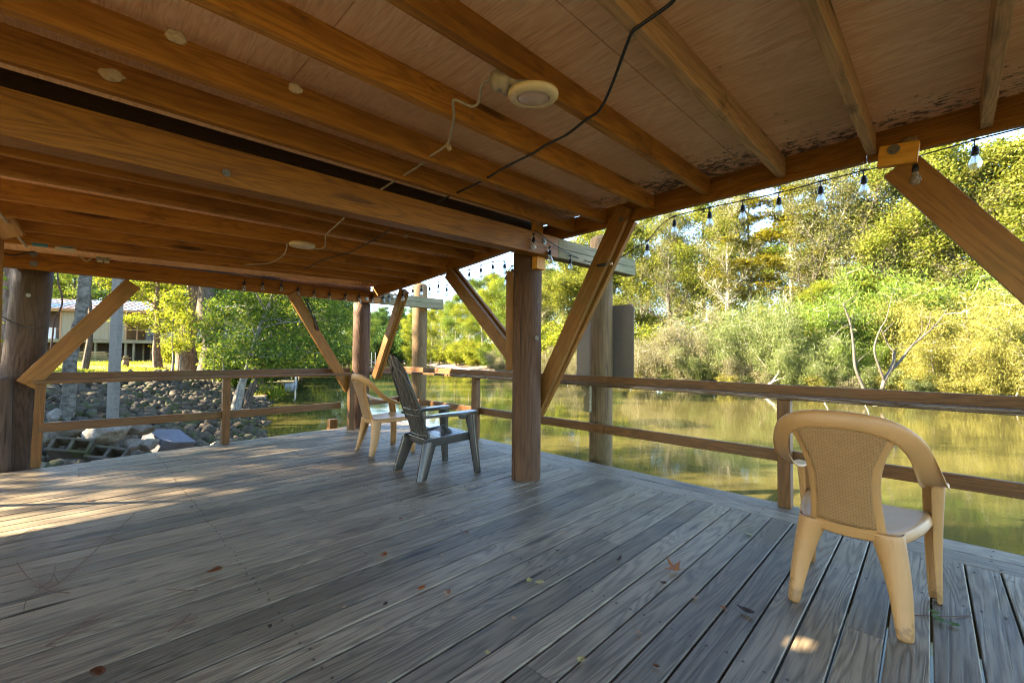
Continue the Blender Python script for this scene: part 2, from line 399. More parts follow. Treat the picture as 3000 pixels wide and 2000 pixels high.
SHADE = [(-15, 63, 'broadA', 0.9), (-21, 66, 'broadB', 0.9), (-10, 68, 'broadB', 0.9), (-8.5, 20, 'near', 1.15), (-12, 24, 'broadB', 0.8), (-7.5, 26, 'near', 1.1), (-5, 31, 'broadA', 0.8), (-10.9, 14.0, 'slim', 1.0), (-12.6, 17.8, 'tall', 0.9), (-15.7, 19.0, 'near', 0.85), (-7.6, 12.3, 'bush', 1.3), (-9.0, 12.0, 'sapling', 1.1)]
# ------------------------------------------------------------------ sun
SUN_EL = R_(27.5); SUN_H = np.array([-0.785, 0.62]); SUN_H /= np.linalg.norm(SUN_H)
TOSUN = np.array([SUN_H[0]*math.cos(SUN_EL), SUN_H[1]*math.cos(SUN_EL), math.sin(SUN_EL)])
# unseen openings added in the far bay's boards to throw a deck sun spot
HOLES = []
for (px, py, w, d) in ((2325, 1886, 0.13, 0.09), (2560, 1999, 0.5, 0.10)):
    p = atz(px, py, 0); zt = 2.40
    for _ in range(5):
        q = p+TOSUN*(zt/TOSUN[2]); zt = 2.70-0.084*q[1]-0.02*(3.45-q[0])+0.14
    HOLES.append((q[0]-w/2, q[0]+w/2, q[1]-d/2, q[1]+d/2))
# ================================================================== DECK
def edge_y(x): return 6.60+0.128*(x+0.27)           # far-left edge of the deck
SL = 0.0265; PITCH = 0.1433
def deck():
    bm = bmesh.new(); rnd = random.Random(3)
    X0, X1 = -3.2, 3.725
    k0 = int((-2.2-1.153)/PITCH)
    for k in range(k0, 60):
        ya = 1.153+k*PITCH+0.0045; yb = ya+PITCH-0.009
        if ya+SL*X0 > edge_y(X1): break
        cuts = [X0]
        if rnd.random() < 0.45: cuts.append(rnd.choice([-1.2, 0.05, 1.27, 2.48])+0.0)
        cuts.append(X1)
        for a, b in zip(cuts[:-1], cuts[1:]):
            a += 0.0015; b -= 0.0015
            N = max(2, int((b-a)/0.5)); top = []; zoff = rnd.uniform(-0.0015, 0.0015)
            pts = []
            for i in range(N+1):
                x = a+(b-a)*i/N; e = edge_y(x)
                w1 = 0.0012*mn.noise((x*0.8, k*3.1, 0)); w2 = 0.0012*mn.noise((x*0.8, k*3.1, 7))
                l = ya+SL*x+w1; h = min(yb+SL*x+w2, e)
                if h-l > 0.012: pts.append((x, l, h, zoff+0.0012*mn.noise((x*0.5, k*5.3, 3))))
            if len(pts) < 2: continue
            c = 0.004
            rows = []
            for (x, l, h, z) in pts:
                rows.append([bm.verts.new(p) for p in ((x, l, z-0.034), (x, l, z-c), (x, l+c, z), (x, h-c, z), (x, h, z-c), (x, h, z-0.034))])
            for r0, r1 in zip(rows[:-1], rows[1:]):
                for j in range(6):
                    j2 = (j+1) % 6
                    bm.faces.new((r0[j], r0[j2], r1[j2], r1[j]))
            bm.faces.new(rows[0]); bm.faces.new(rows[-1][::-1])
    bmesh.ops.recalc_face_normals(bm, faces=bm.faces)
    o = bm_obj('deck', bm, WD['deck']); tag(o, kind='structure')
    # two border boards along the river edge (grain along Y)
    bm = bmesh.new()
    for (v0, v1) in ((0.0, 0.207), (0.212, 0.425)):
        for (u0, u1) in ((-2.2, 0.62), (0.623, 4.27), (4.273, 7.12)):
            box_bm(bm, (u0, -v1, -0.034), (u1, -v0, 0.0005), 0.004)
    m = Matrix(((0.0, -1, 0, 3.728), (1, 0, 0, 0), (0, 0, 1, 0), (0, 0, 0, 1)))
    o = bm_obj('deck_border', bm, WD['deck'], None, m); tag(o, kind='structure')
    bm = bmesh.new()
    for x in (-2.9, -1.7, -0.5, 0.7, 1.9, 3.1, 3.6):
        box_bm(bm, (x-0.02, -2.2, -0.22), (x+0.02, 6.35+0.1*x, -0.036))
    box_bm(bm, (4.08, -2.2, -0.24), (4.12, 7.1, -0.036))
    for x in (-2, 0.2, 2.0, 3.8):
        for y in (-1.8, 1.2, 5.6): box_bm(bm, (x-0.1, y-0.1, -3.2), (x+0.1, y+0.1, -0.23))
    o = bm_obj('deck_frame', bm, WD['grey']); tag(o, kind='structure')
deck()

def screws():
    rnd = random.Random(5); mb = MB()
    for k in range(int((-2.2-1.153)/PITCH), 40):
        yc = 1.153+(k+0.5)*PITCH
        for x in (-2.9, -1.7, -0.5, 0.7, 1.9, 3.1, 3.63):
            for dy in (-0.038, 0.038):
                xx = x+rnd.uniform(-0.012, 0.012); y = yc+SL*xx+dy+rnd.uniform(-0.006, 0.006)
                if y < edge_y(xx)-0.03: mb.lathe([(0.0066, 0.0), (0.0058, 0.0022)], (xx, y, 0.0005), 7)
    for y in np.arange(-2.0, 7.0, 0.61):
        for x in (3.77, 3.89, 3.98, 4.10): mb.lathe([(0.0066, 0.0), (0.0058, 0.0022)], (x, float(y)+rnd.uniform(-0.02, 0.02), 0.0008), 7)
    o = mb.build('deck_screws', plain('rusty_screw', (0.05, 0.032, 0.022), 0.6), None); tag(o, kind='structure')
screws()

# ================================================================== PAVILION
def zj1(x): return 2.432-0.02*(3.45-x)          # underside of the near bay's joists
def zj2(x, y): return 2.70-0.084*y-0.02*(3.45-x)
PAV = thing('pavilion', 'open sided wooden pavilion roof of stained joists on round posts over the deck', 'pavilion', (3.16, 2.96, 0))

def round_post(name, base, top, r0, r1, mat, parent, dome=0.0, label=None, seg=22):
    b = np.array(base, float); t = np.array(top, float); n = 14; P = []; rad = []
    for i in range(n+1):
        f = i/n; P.append(b+(t-b)*f); rad.append(r0+(r1-r0)*f)
    if dome:
        L = (t-b)/np.linalg.norm(t-b)
        for i in range(1, 6):
            a = i/5*math.pi/2*0.98; P.append(t+L*dome*math.sin(a)); rad.append(r1*math.cos(a))
    P = [p-b for p in P]
    V, Fc = tube_vf(P, rad, seg, True)
    s = random.random()*40
    V2 = []
    for v in V:
        v = np.array(v); a = math.atan2(v[1], v[0])
        k = 1+0.018*mn.noise((math.cos(a)*1.5+s, math.sin(a)*1.5, v[2]*0.8))+0.010*mn.noise((math.cos(a)*6, math.sin(a)*6+s, v[2]*0.5))
        c = (t-b)*(v[2]/max(1e-6, (t-b)[2])) if v[2] <= (t-b)[2] else (t-b)
        V2.append(c+(v-c)*np.array([k, k, 1]))
    o = raw(name, V2, Fc, mat, parent, True, Matrix.Translation(Vector([float(q) for q in b])))
    if label: o['label'] = label
    return o
def bolt(p, nrm, parent, r=0.016):
    """washer and bolt head lying on a face with the given normal"""
    n = Vector(nrm).normalized(); P = Vector([float(q) for q in p])
    mb = MB()
    mb.tube([P-n*0.002, P+n*0.004], r*1.9, 14); mb.tube([P, P+n*0.014], r, 6)
    return mb.build('bolt', STEEL, parent)

# ceiling sheets, near bay (seams run parallel to the rim)
def panel(x0, x1, y0, y1, zf, name='ceiling_panel', th=0.018, holes=()):
    bm = bmesh.new()
    rects = [(x0, x1, y0, y1)]
    for (hx0, hx1, hy0, hy1) in holes:
        nr = []
        for (a, b, c, d) in rects:
            if hx0 >= b or hx1 <= a or hy0 >= d or hy1 <= c: nr.append((a, b, c, d)); continue
            nr += [(a, hx0, c, d), (hx1, b, c, d), (hx0, hx1, c, hy0), (hx0, hx1, hy1, d)]
        rects = nr
    for (a, b, c, d) in rects:
        q = [(a, c), (b, c), (b, d), (a, d)]
        lo = [bm.verts.new((x, y, zf(x, y))) for x, y in q]; hi = [bm.verts.new((x, y, zf(x, y)+th)) for x, y in q]
        bm.faces.new(lo[::-1]); bm.faces.new(hi)
        for i in range(4): bm.faces.new((lo[i], lo[(i+1) % 4], hi[(i+1) % 4], hi[i]))
    return bm_obj(name, bm, PLY, PAV)
zc1 = lambda x, y: zj1(x)+0.137
zc2 = lambda x, y: zj2(x, y)+0.137
SX = float(atz(1917, 286, 2.545)[0]); SX2 = float(atz(886, 205, 2.50)[0])
xs = [3.47, SX, SX2] if SX2 < SX-0.4 else [3.47, SX, SX-1.22]
xs += [xs[-1]-1.22, xs[-1]-2.44, -5.6]
for a, b in zip(xs[1:], xs[:-1]):
    panel(a+0.002, b-0.002, -2.3, 1.02, zc1); panel(a+0.002, b-0.002, 1.024, 3.02, zc1)
    panel(a+0.002, b-0.002, 3.03, 6.62, zc2, holes=HOLES[:1])
for a, b in ((-5.6, -3.1), (-3.1, -0.7), (-0.7, 1.75), (1.75, 3.47)):
    panel(a, b, -2.3, 3.028, lambda x, y: zc1(x, y)+0.0195, 'light_stop_board'); panel(a, b, 3.032, 6.62, lambda x, y: zc2(x, y)+0.0195, 'light_stop_board', holes=HOLES[:1])  # unseen second layer added to stop sun leaking through the sheet seams
# joists, near bay
for y, m, dz in ((-1.07, 'joist_grey', 0), (-0.60, 'joist_grey', 0), (-0.15, 'joist_grey', 0.0), (0.322, 'joist_grey', 0.004), (0.80, 'joist_grey', 0), (1.30, 'joist', 0.006),
                 (1.76, 'joist', 0), (2.22, 'joist', -0.022), (2.577, 'joist', -0.03)):
    beam('joist', (-5.5, y, zj1(-5.5)+0.068+dz*1.6), (3.395, y, zj1(3.395)+0.068+dz), 0.046, 0.138, WD[m], PAV)
beam('joist', (-5.5, 2.98, zj1(-5.5)+0.068-0.06), (3.395, 2.98, zj1(3.395)+0.068-0.03), 0.05, 0.138, WD['darkboard'], PAV, label='dark stained joist in the gap behind the middle beam')  # shade of the gap is put into this joist's colour
for y in (3.50, 3.78, 4.11, 4.60, 5.0, 5.33, 5.67):
    beam('joist', (-5.5, y, zj2(-5.5, y)+0.068), (3.40, y, zj2(3.40, y)+0.068), 0.046, 0.138, WD['joist'], PAV)
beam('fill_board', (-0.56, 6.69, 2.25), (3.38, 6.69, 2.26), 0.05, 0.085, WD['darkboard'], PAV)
beam('cover_board', (-3, 6.12, zc2(-3, 6.12)-0.030), (3.38, 6.12, zc2(3.38, 6.12)-0.030), 0.05, 0.056, WD['joist'], PAV)  # board added to hide bright plywood and darken this strip
# rims
RX = 3.425
beam('rim', (RX, -2.3, 2.492), (RX, 0.345, 2.486), 0.046, 0.165, WD['beam'], PAV)
beam('rim', (RX, 0.35, 2.492), (RX, 3.02, 2.447), 0.05, 0.172, WD['beam'], PAV)
beam('rim', (RX-0.045, 0.36, 2.411), (RX-0.045, 1.93, 2.385), 0.035, 0.035, WD['beam'], PAV)
z_r2 = lambda y: 2.662-0.084*y
beam('rim', (RX, 3.10, z_r2(3.10)+0.085), (RX, 4.86, z_r2(4.86)+0.085), 0.075, 0.17, WD['beam'], PAV)
beam('rim', (RX-0.01, 4.865, z_r2(4.865)+0.075), (RX-0.01, 6.62, z_r2(6.62)+0.085), 0.05, 0.16, WD['beam'], PAV)
# main beam (two boards high) and far beam: the inner part is stained, the outer part weathered grey
bA = np.array((-5.5, 2.74, 2.045)); 
def mb_(x): return np.array((x, 2.75, 2.168+0.0235*(x-0.0)))
MAINB = beam('beam', mb_(-5.5), mb_(3.30), 0.135, 0.198, WD['beam'], PAV, boards=1)
OUTB = beam('beam', mb_(3.302), mb_(4.78)-np.array((0, 0, 0.012)), 0.131, 0.192, WD['grey'], PAV, boards=2, gap=0.003, label='grey weathered outer end of the middle beam')
fb = lambda x: np.array((x, 6.68, 2.122-0.004*x+(0.006*(x-2) if x > 2 else 0)))
FARB = beam('beam', fb(-0.56), fb(3.55), 0.12, 0.188, WD['beam'], PAV, boards=2, gap=0.002)
OUTF = beam('beam', fb(3.552), fb(4.80), 0.12, 0.188, WD['grey'], PAV, boards=2, gap=0.004, label='grey weathered outer end of the far beam')
beam('beam', (-5.5, 6.70, 2.10), (-0.62, 6.70, 2.12), 0.1, 0.18, WD['beam'], PAV)
for px, py in ((1595, 707), (1608, 742)): bolt(aty(px, py, 2.68), (0, -1, 0), MAINB if False else OUTB)
bolt(aty(663, 507+0, 2.68), (0, -1, 0), MAINB, 0.01)
for px, py in ((1075, 857), (1075, 875)): bolt(aty(px, py, 6.617), (0, -1, 0), FARB)
for px, py in ((99, 744), (99, 772)): bolt(aty(px, py, 6.617), (0, -1, 0), FARB)
# posts
PM = round_post('post', (3.155, 2.955, -0.3), (3.155, 2.955, 2.30), 0.142, 0.140, WD['post'], PAV)
PF = round_post('post', (3.315, 6.83, -0.3), (3.315, 6.83, 2.02), 0.136, 0.136, WD['post'], PAV)
lp_b = atd(34, 1385, 4.62); lp_b[2] = -0.3
lp_t = atd(102, 790, 4.62)
PL_ = round_post('post', (lp_b[0]-0.02, lp_b[1], -0.3), (lp_t[0], lp_t[1], 2.06), 0.178, 0.145, WD['post_dark'], PAV, label='dark tapering post leaning at the left end')
round_post('post', (3.155, -1.25, -0.3), (3.155, -1.25, 2.32), 0.142, 0.140, WD['post'], PAV)
round_post('post', (-5.2, 2.95, -1.0), (-5.2, 2.95, 2.2), 0.142, 0.140, WD['post'], PAV)
round_post('post', (-5.2, 6.7, -1.0), (-5.2, 6.7, 2.05), 0.142, 0.140, WD['post'], PAV)
for px, py in ((1579, 879), (1573, 990)): bolt(atd(px, py, 4.17), (-0.7, -0.7, 0.1), PM, 0.011)
bolt(atd(83, 865, 4.42), (0.1, -1, 0), PL_, 0.01)
# thin board fixed to the post's side, blocks above and below the beam
q0 = atd(1492, 1085, 4.36); q1 = atd(1494, 795, 4.36)
beam('side_board', q0, q1, 0.07, 0.045, WD['brace'], PAV, up=(0.7, 0.7, 0))
b0 = aty(1578, 752, 2.80); b1 = aty(1578, 790, 2.80)
beam('block', (b0[0], 2.80, b1[2]), (b0[0], 2.80, 2.155), 0.062, 0.12, WD['orange'], PAV, up=(1, 0, 0), label='bright orange block under the middle beam')
c0 = aty(1574, 690, 2.86)
beam('block', (c0[0], 2.86, 2.30), (c0[0], 2.86, 2.52), 0.062, 0.11, WD['orange'], PAV, up=(1, 0, 0), label='bright orange block above the middle beam')
# knee braces
def brace(p0, p1, w, h, up, **kw): return beam('brace', p0, p1, w, h, WD['brace'], PAV, up=up, **kw)
BR1 = brace((3.30, 3.00, 0.60), (3.365, 1.985, 2.50), 0.05, 0.155, (0, 0.9, 0.45))
BR1b = brace((3.36, 2.99, 0.62), (3.425, 1.985, 2.40), 0.05, 0.15, (0, 0.9, 0.45))
bolt(atx(1820, 643, 3.335), (-1, 0, 0), BR1, 0.012)
brace((3.30, 3.06, 0.96), (3.33, 4.50, 2.235), 0.05, 0.15, (0, -0.65, 0.75))
brace((3.37, 3.06, 0.99), (3.40, 4.50, 2.265), 0.04, 0.15, (0, -0.65, 0.75))
def line3(a, b, t): a = np.array(a); b = np.array(b); return a+(b-a)*t
m0 = (np.array(atx(2570, 500, 3.35))+np.array(atx(2712, 478, 3.35)))/2; m1 = (np.array(atx(3000, 880, 3.35))+np.array(atx(3000, 728, 3.35)))/2
BR2 = brace(line3(m1, m0, -1.85), line3(m0, m1, -0.012), 0.05, 0.172, (0, -0.8, 0.5))
YB = beam('block', np.array(atx(2574, 464, 3.31)), np.array(atx(2692, 446, 3.31)), 0.052, 0.118, WD['orange'], PAV, up=(0, 0, 1), label='yellow rim block with a washer and bolt')
bolt(atx(2618, 438, 3.283), (-1, 0, 0), YB, 0.015)
# far bay braces
fa = aty(862, 870, 6.62); fbp = aty(1022, 1140, 6.80)
brace(fbp, line3(fbp, fa, 1.04), 0.06, 0.145, (0.9, 0, 0.5))
fc = atx(1098, 1105, 3.36); fd = atx(1180, 850, 3.36)
brace(fc, fd, 0.05, 0.125, (0, 0.9, 0.4)); brace(np.array(fc)+np.array((0.06, -0.0, 0)), np.array(fd)+np.array((0.06, -0.0, 0)), 0.045, 0.12, (0, 0.9, 0.4))
la = aty(385, 835, 6.64); lb = aty(112, 1092, 6.64)
brace(line3(lb, la, -0.12), line3(lb, la, 1.02), 0.06, 0.16, (-0.7, 0, 0.7))
# near timbers that enter the frame at the far left
e0 = atd(-22, 1100, 3.4); e1 = atd(-15, 690, 3.4)
beam('side_post', (e0[0], e0[1], 0.0), (e1[0], e1[1], zj2(e1[0], e1[1])), 0.05, 0.09, WD['brace'], PAV, up=(-0.7, 0.7, 0))
e2 = atd(-40, 575, 3.3); e3 = atd(40, 695, 3.45)
beam('brace', e2, e3, 0.04, 0.14, WD['joist_grey'], PAV, up=(0.4, -0.4, 0.8))
round_post('stub_post', tuple(atd(-2, 1385, 4.35)), tuple(atd(6, 1112, 4.35)), 0.075, 0.07, WD['post_dark'], PAV, 0.03)

# pilings in the river
PIL = []
for nm, (x, y), top, lab in (('n', (4.49, 2.975), 2.585, 'weathered round piling in the water with the sign sheet on it, nearer one'),
                       ('f', (4.50, 6.93), 2.44, 'weathered round piling in the water behind the grey armchair, farther one')):
    PIL.append(round_post('piling', (x+0.02, y+0.02, -3.4), (x-0.01, y, top), 0.138, 0.135, WD['piling'], None, 0.075, seg=24))
    tag(PIL[-1], lab, 'piling', None)

# aluminium sheet sign seen from behind
def sheet():
    SX_ = 4.66
    a = atx(1690, 905, SX_); b = atx(1857, 905, SX_); z0 = atx(1857, 1107, SX_)[2]-0.03; z1 = a[2]+0.005
    y1, y0 = a[1], b[1]; r = 0.045; pts = []
    for (cy, cz, a0) in ((y1-r, z1-r, 0), (y0+r, z1-r, 90), (y0+r, z0+r, 180), (y1-r, z0+r, 270)):
        for k in range(7):
            an = R_(a0+15*k); pts.append((cy+r*math.cos(an), cz+r*math.sin(an)))
    V = [(SX_, y, z) for y, z in pts]+[(SX_+0.004, y, z) for y, z in pts]; n = len(pts)
    Fc = [tuple(range(n-1, -1, -1)), tuple(range(n, 2*n))]+[(i, (i+1) % n, n+(i+1) % n, n+i) for i in range(n)]
    t = NT('brushed_aluminium'); co = t.n('TexCoord').outputs['Object']
    nz = t.noise(t.vmath('MULTIPLY', co, (1, 6, 90)), 1.0, 4); n2 = t.noise(co, 3, 4)
    c = t.mix(nz.outputs[0], (0.155, 0.128, 0.092), (0.20, 0.17, 0.125))
    t.bsdf(c, 0.5, t.bump(nz.outputs[0], 0.1, 0.002), 0.4, 0.25)
    o = raw('sign_sheet', V, Fc, t.m); tag(o, 'plain aluminium sign sheet with rounded corners seen from behind on a piling', 'sign')
sheet()

# ================================================================== RAILINGS
RR = thing('railing', 'river side railing of the deck with a drink ledge and single middle rail', 'railing', (4.12, 3.0, 0))
beam('ledge', (4.10, -2.0, 0.878), (4.10, 4.55, 0.880), 0.15, 0.034, WD['ledge'], RR)
beam('ledge', (4.10, 4.554, 0.880), (4.10, 7.15, 0.880), 0.15, 0.034, WD['ledge'], RR)
beam('back_board', (4.195, -2.0, 0.908), (4.195, 2.68, 0.912), 0.038, 0.122, WD['rail'], RR)
beam('back_board', (4.195, 2.684, 0.912), (4.195, 7.2, 0.912), 0.038, 0.118, WD['rail'], RR)
beam('middle_rail', (4.145, -2.0, 0.392), (4.145, 2.70, 0.394), 0.038, 0.097, WD['rail'], RR)
beam('middle_rail', (4.145, 2.704, 0.394), (4.145, 7.1, 0.388), 0.038, 0.097, WD['rail'], RR)
for y in (-1.1, 0.957, 4.82):
    beam('rail_post', (4.08, y, 0.0), (4.08, y, 0.859), 0.092, 0.088, WD['rail'], RR, up=(1, 0, 0))
# scroll bracket between ledge and piling
def bracket():
    prof = [(0.0, 0.0), (0.115, 0.0), (0.115, -0.30), (0.05, -0.30), (0.035, -0.275), (0.045, -0.235), (0.03, -0.19), (0.035, -0.14), (0.06, -0.10), (0.055, -0.065), (0.015, -0.045), (0.0, -0.03)]
    V = []; n = len(prof)
    for dx in (0.0, 0.04):
        for (u, z) in prof: V.append((4.225+dx, 3.075-u, 0.846+z))
    Fc = [tuple(range(n)), tuple(range(2*n-1, n-1, -1))]+[(i, n+i, n+(i+1) % n, (i+1) % n) for i in range(n)]
    raw('scroll_bracket', V, Fc, WD['grey'], RR)
bracket()
RL = thing('railing', 'left side railing of the deck facing the rocky bank', 'railing', (1.4, 6.8, 0))
ly = lambda x: 6.64+0.068*(x+0.26)
def lrail(name, x0, x1, z0, z1, dy, w, h, m='rail'):
    beam(name, (x0, ly(x0)+dy, z0), (x1, ly(x1)+dy, z1), w, h, WD[m], RL)
lrail('ledge', -0.30, 3.12, 0.877, 0.872, -0.06, 0.14, 0.036)
lrail('back_board', -0.27, 3.16, 0.925, 0.914, 0.03, 0.038, 0.09)
lrail('middle_rail', -0.25, 1.37, 0.405, 0.380, 0.0, 0.038, 0.095)
lrail('middle_rail', 1.46, 3.0, 0.378, 0.375, 0.0, 0.038, 0.10)
beam('rail_post', (1.415, ly(1.415)-0.02, 0), (1.415, ly(1.415)-0.02, 0.857), 0.088, 0.088, WD['rail'], RL, up=(0, 1, 0))
q0 = atd(104, 1362, 4.52); q1 = atd(121, 1122, 4.52)
beam('rail_post', (q0[0], q0[1], 0.0), (q1[0], q1[1], 0.86), 0.075, 0.085, WD['rail'], RL, up=(0, 1, 0), label='slightly leaning post beside the dark round post')
q0 = aty(1028, 1252, 6.68)
beam('rail_post', (q0[0], 6.70, 0), (q0[0]-0.0, 6.70, 0.86), 0.085, 0.085, WD['rail'], RL, up=(0, 1, 0))
beam('back_board', (3.47, 6.86, 0.918), (4.15, 7.06, 0.915), 0.038, 0.09, WD['rail'], RL)
beam('ledge', (3.47, 6.78, 0.87), (4.05, 6.95, 0.868), 0.12, 0.036, WD['rail'], RL)
beam('middle_rail', (3.45, 6.84, 0.385), (4.13, 7.03, 0.388), 0.038, 0.095, WD['rail'], RL)
# cut stub standing beyond the deck edge
q0 = aty(973, 1240, 7.15)
o = beam('cut_stub', (q0[0], 7.15, -1.2), (q0[0], 7.15, 0.125), 0.12, 0.12, WD['rail'], None, up=(0, 1, 0))
tag(o, 'short square post stub just beyond the left edge of the deck', 'post stub')

# ================================================================== CEILING LAMPS, CABLES, BOXES
def lamp(c, r, tilt, label, arm=True):
    t = thing('ceiling_lamp', label, 'lamp', c)
    m = Matrix.Translation(Vector([float(v) for v in c])) @ Matrix.Rotation(tilt, 4, Vector((0.7, -0.7, 0)))
    mb = MB(); mb.lathe([(r*0.62, 0.022), (r*0.97, 0.020), (r, 0.010), (r*0.985, 0.002), (r*0.92, -0.006), (r*0.72, -0.012), (r*0.66, -0.011), (r*0.645, -0.004), (r*0.3, -0.004)], n=36)
    mb.build('trim_ring', CREAM, t, True, m)
    ml = MB(); ml.lathe([(r*0.64, -0.0045), (r*0.58, -0.009), (r*0.40, -0.014), (r*0.2, -0.017), (0.002, -0.018)], n=32)
    ml.build('lens', LENS, t, True, m)
    return t, m
L1, mL = lamp(atz(1562, 285, 2.335), 0.112, R_(7), 'round yellowed disc lamp on a bracket under the near joists')
cc = np.array(atz(1562, 285, 2.335)); aj = np.array(atz(1478, 240, 2.40))
mb = MB(); mb.tube([cc+np.array((0, 0, 0.03)), cc*0.6+aj*0.4+np.array((0, 0, 0.04)), aj], [0.03, 0.026, 0.03], 12, 4); mb.build('bracket', plain('bracket_grey', (0.2, 0.19, 0.17), 0.5), L1, True)
mb = MB(); mb.tube([aj+np.array((-0.045, 0.03, 0.0)), aj+np.array((0.01, 0.0, 0.01)), aj+np.array((0.05, -0.03, 0.005))], [0.04, 0.052, 0.035], 10, 4, 0.4); mb.build('junction_lump', WIRE, L1, True)
L2, _ = lamp(atz(885, 720, 2.215), 0.115, 0.0, 'small flat white disc lamp under the far bay joists')

def cable(name, pts, r, mat, label, cat='cable', smooth=5):
    mb = MB(); mb.tube([np.array(p) for p in pts], r, 8, smooth); o = mb.build(name, mat, None, True); tag(o, label, cat); return o
def zc(px, py, dz=-0.006):
    z = 2.40
    for _ in range(3):
        p = atz(px, py, z); z = zj1(p[0])+dz
    return atz(px, py, z)
def zcc(px, py, dz=-0.006):
    z = 2.25
    for _ in range(6):
        p = atz(px, py, z); z = zj2(p[0], p[1])+dz
    return atz(px, py, z)
cable('cable', [zc(1452, 225, 0.03), zc(1425, 238, 0.05), zc(1410, 255, 0.03), zc(1402, 300, 0.01), zc(1380, 312), zc(1335, 293), zc(1327, 305), zc(1330, 340), zc(1322, 385), zc(1308, 425), zc(1250, 465), zc(1222, 490), zc(1180, 515), zc(1112, 558, -0.02)], 0.0065, WIRE, 'dusty white cable running from the disc lamp across the near joists')
cable('cable', [zc(1990, -20), zc(1960, 15), zc(1872, 78), zc(1852, 95), zc(1835, 135), zc(1800, 230), zc(1775, 290), zc(1750, 330), zc(1718, 350), zc(1660, 395), zc(1600, 425), zc(1560, 450), zc(1480, 490), zc(1430, 520), zc(1375, 548), zc(1305, 580, -0.02), zc(1262, 600, -0.05)], 0.007, BLACK, 'black cable slung diagonally under the near joists')
cable('cable', [zcc(1150, 668), zcc(1100, 700), zcc(1020, 740), zcc(950, 760), zcc(890, 790)], 0.005, BLACK, 'thin black cable continuing under the far bay joists')
cable('cable', [zcc(1010, 637, -0.02), zcc(985, 660), zcc(955, 690), zcc(950, 725), zcc(905, 730)], 0.006, WIRE, 'white cable from the middle beam to the small far lamp')
cable('cable', [zcc(842, 712), zcc(832, 745), zcc(790, 770), zcc(720, 775)], 0.006, WIRE, 'white cable leading left away from the small far lamp')
cable('cable', [zcc(-20, 600), zcc(10, 640), zcc(28, 660), zcc(50, 690), zcc(78, 722)], 0.010, WIRE, 'thick pale cable at the far left of the ceiling')
cable('cable', [aty(-5, 738, 6.5), aty(40, 748, 6.55), aty(70, 742, 6.58), aty(105, 735, 6.58)], 0.007, BLACK, 'black cable looped along the far beam at left')
cable('cable', [aty(180, 708, 6.5), aty(200, 730, 6.55), aty(235, 752, 6.58), aty(255, 765, 6.58), aty(278, 745, 6.58)], 0.007, WIRE, 'cable curving from the blue box to the grey outlet')
BLUE = plain('blue_box_plastic', (0.045, 0.20, 0.27), 0.5)
for (x0, x1, y0, y1, lab) in ((92, 141, 698, 715, 'blue electrical box with torn edge, left one of two on the far beam'), (174, 216, 705, 723, 'blue electrical box with white tape under it, right one of two on the far beam')):
    a = aty(x0, y1, 5.9); b = aty(x1, y0, 5.9); bm = bmesh.new(); box_bm(bm, (a[0], 5.9, a[2]), (b[0], 6.0, b[2]+0.05), 0.008)
    o = bm_obj('junction_box', bm, BLUE); tag(o, lab, 'electrical box')
    if x0 > 150:
        bm = bmesh.new(); box_bm(bm, (a[0]-0.03, 5.895, a[2]-0.028), (b[0]+0.02, 5.94, a[2]-0.001), 0.002); bm_obj('white_tape', bm, plain('white_tape', (0.6, 0.56, 0.47), 0.6), o)
a = aty(281, 763, 6.52); b = aty(322, 742, 6.52); bm = bmesh.new(); box_bm(bm, (a[0], 6.52, a[2]), (b[0], 6.60, b[2]), 0.006)
o = bm_obj('outlet_box', bm, plain('grey_outlet_metal', (0.22, 0.21, 0.18), 0.5)); tag(o, 'grey outdoor outlet box hanging on the far beam', 'outlet box')
for k in (0, 1):
    bm = bmesh.new(); u = a[0]+0.012+k*(b[0]-a[0])*0.5; box_bm(bm, (u, 6.516, a[2]-0.012), (u+(b[0]-a[0])*0.38, 6.56, a[2]+0.012), 0.003); bm_obj('socket_cover', bm, plain('pale_cover', (0.5, 0.45, 0.36), 0.5), o)

# old mud nests and paint blobs on the joists
MUD = plain('dry_mud', (0.30, 0.20, 0.11), 0.9, 0.1, 0, 0.3, 40, 0.6)
def nest(c, nrm, r, asp, label):
    bm = bmesh.new(); bmesh.ops.create_icosphere(bm, subdivisions=3, radius=1.0)
    s = random.random()*60
    n = Vector(nrm).normalized(); u = n.orthogonal().normalized(); u = Vector((1, 0, 0)) if abs(n.x) < 0.5 else Vector((0, 1, 0)); w = n.cross(u).normalized()
    for v in bm.verts:
        k = 1+0.45*mn.noise(v.co*1.6+Vector((s, 0, 0)))+0.15*mn.noise(v.co*5+Vector((s, 0, 0)))
        p = v.co*k; v.co = u*p.x*r*asp+w*p.y*r+n*p.z*r*0.28
    o = bm_obj('mud_nest', bm, MUD, None, Matrix.Translation(Vector([float(q) for q in c])), True)
    tag(o, label, 'mud nest', 'dry mud nests on the timbers'); return o
def jside(px, py, y): return aty(px, py, y)
nest(jside(515, 108, 1.737), (0, -1, 0), 0.020, 1.3, 'pale dried mud patch high on a joist near the top left corner')
nest(jside(327, 218, 2.197), (0, -1, 0), 0.022, 1.5, 'tan dried mud patch on the joist nearest above the middle beam')
nest(jside(866, 260, 1.737), (0, -1, 0), 0.019, 1.2, 'ragged cream mud nest on the second joist left of the lamp')
nest(jside(1315, 432, 1.737), (0, -1, 0), 0.017, 0.9, 'round mud nest beside the white cable')
nest(zcc(1190, 690), (0, -0.6, -0.8), 0.03, 0.9, 'small mud nest below the middle beam toward its right end')
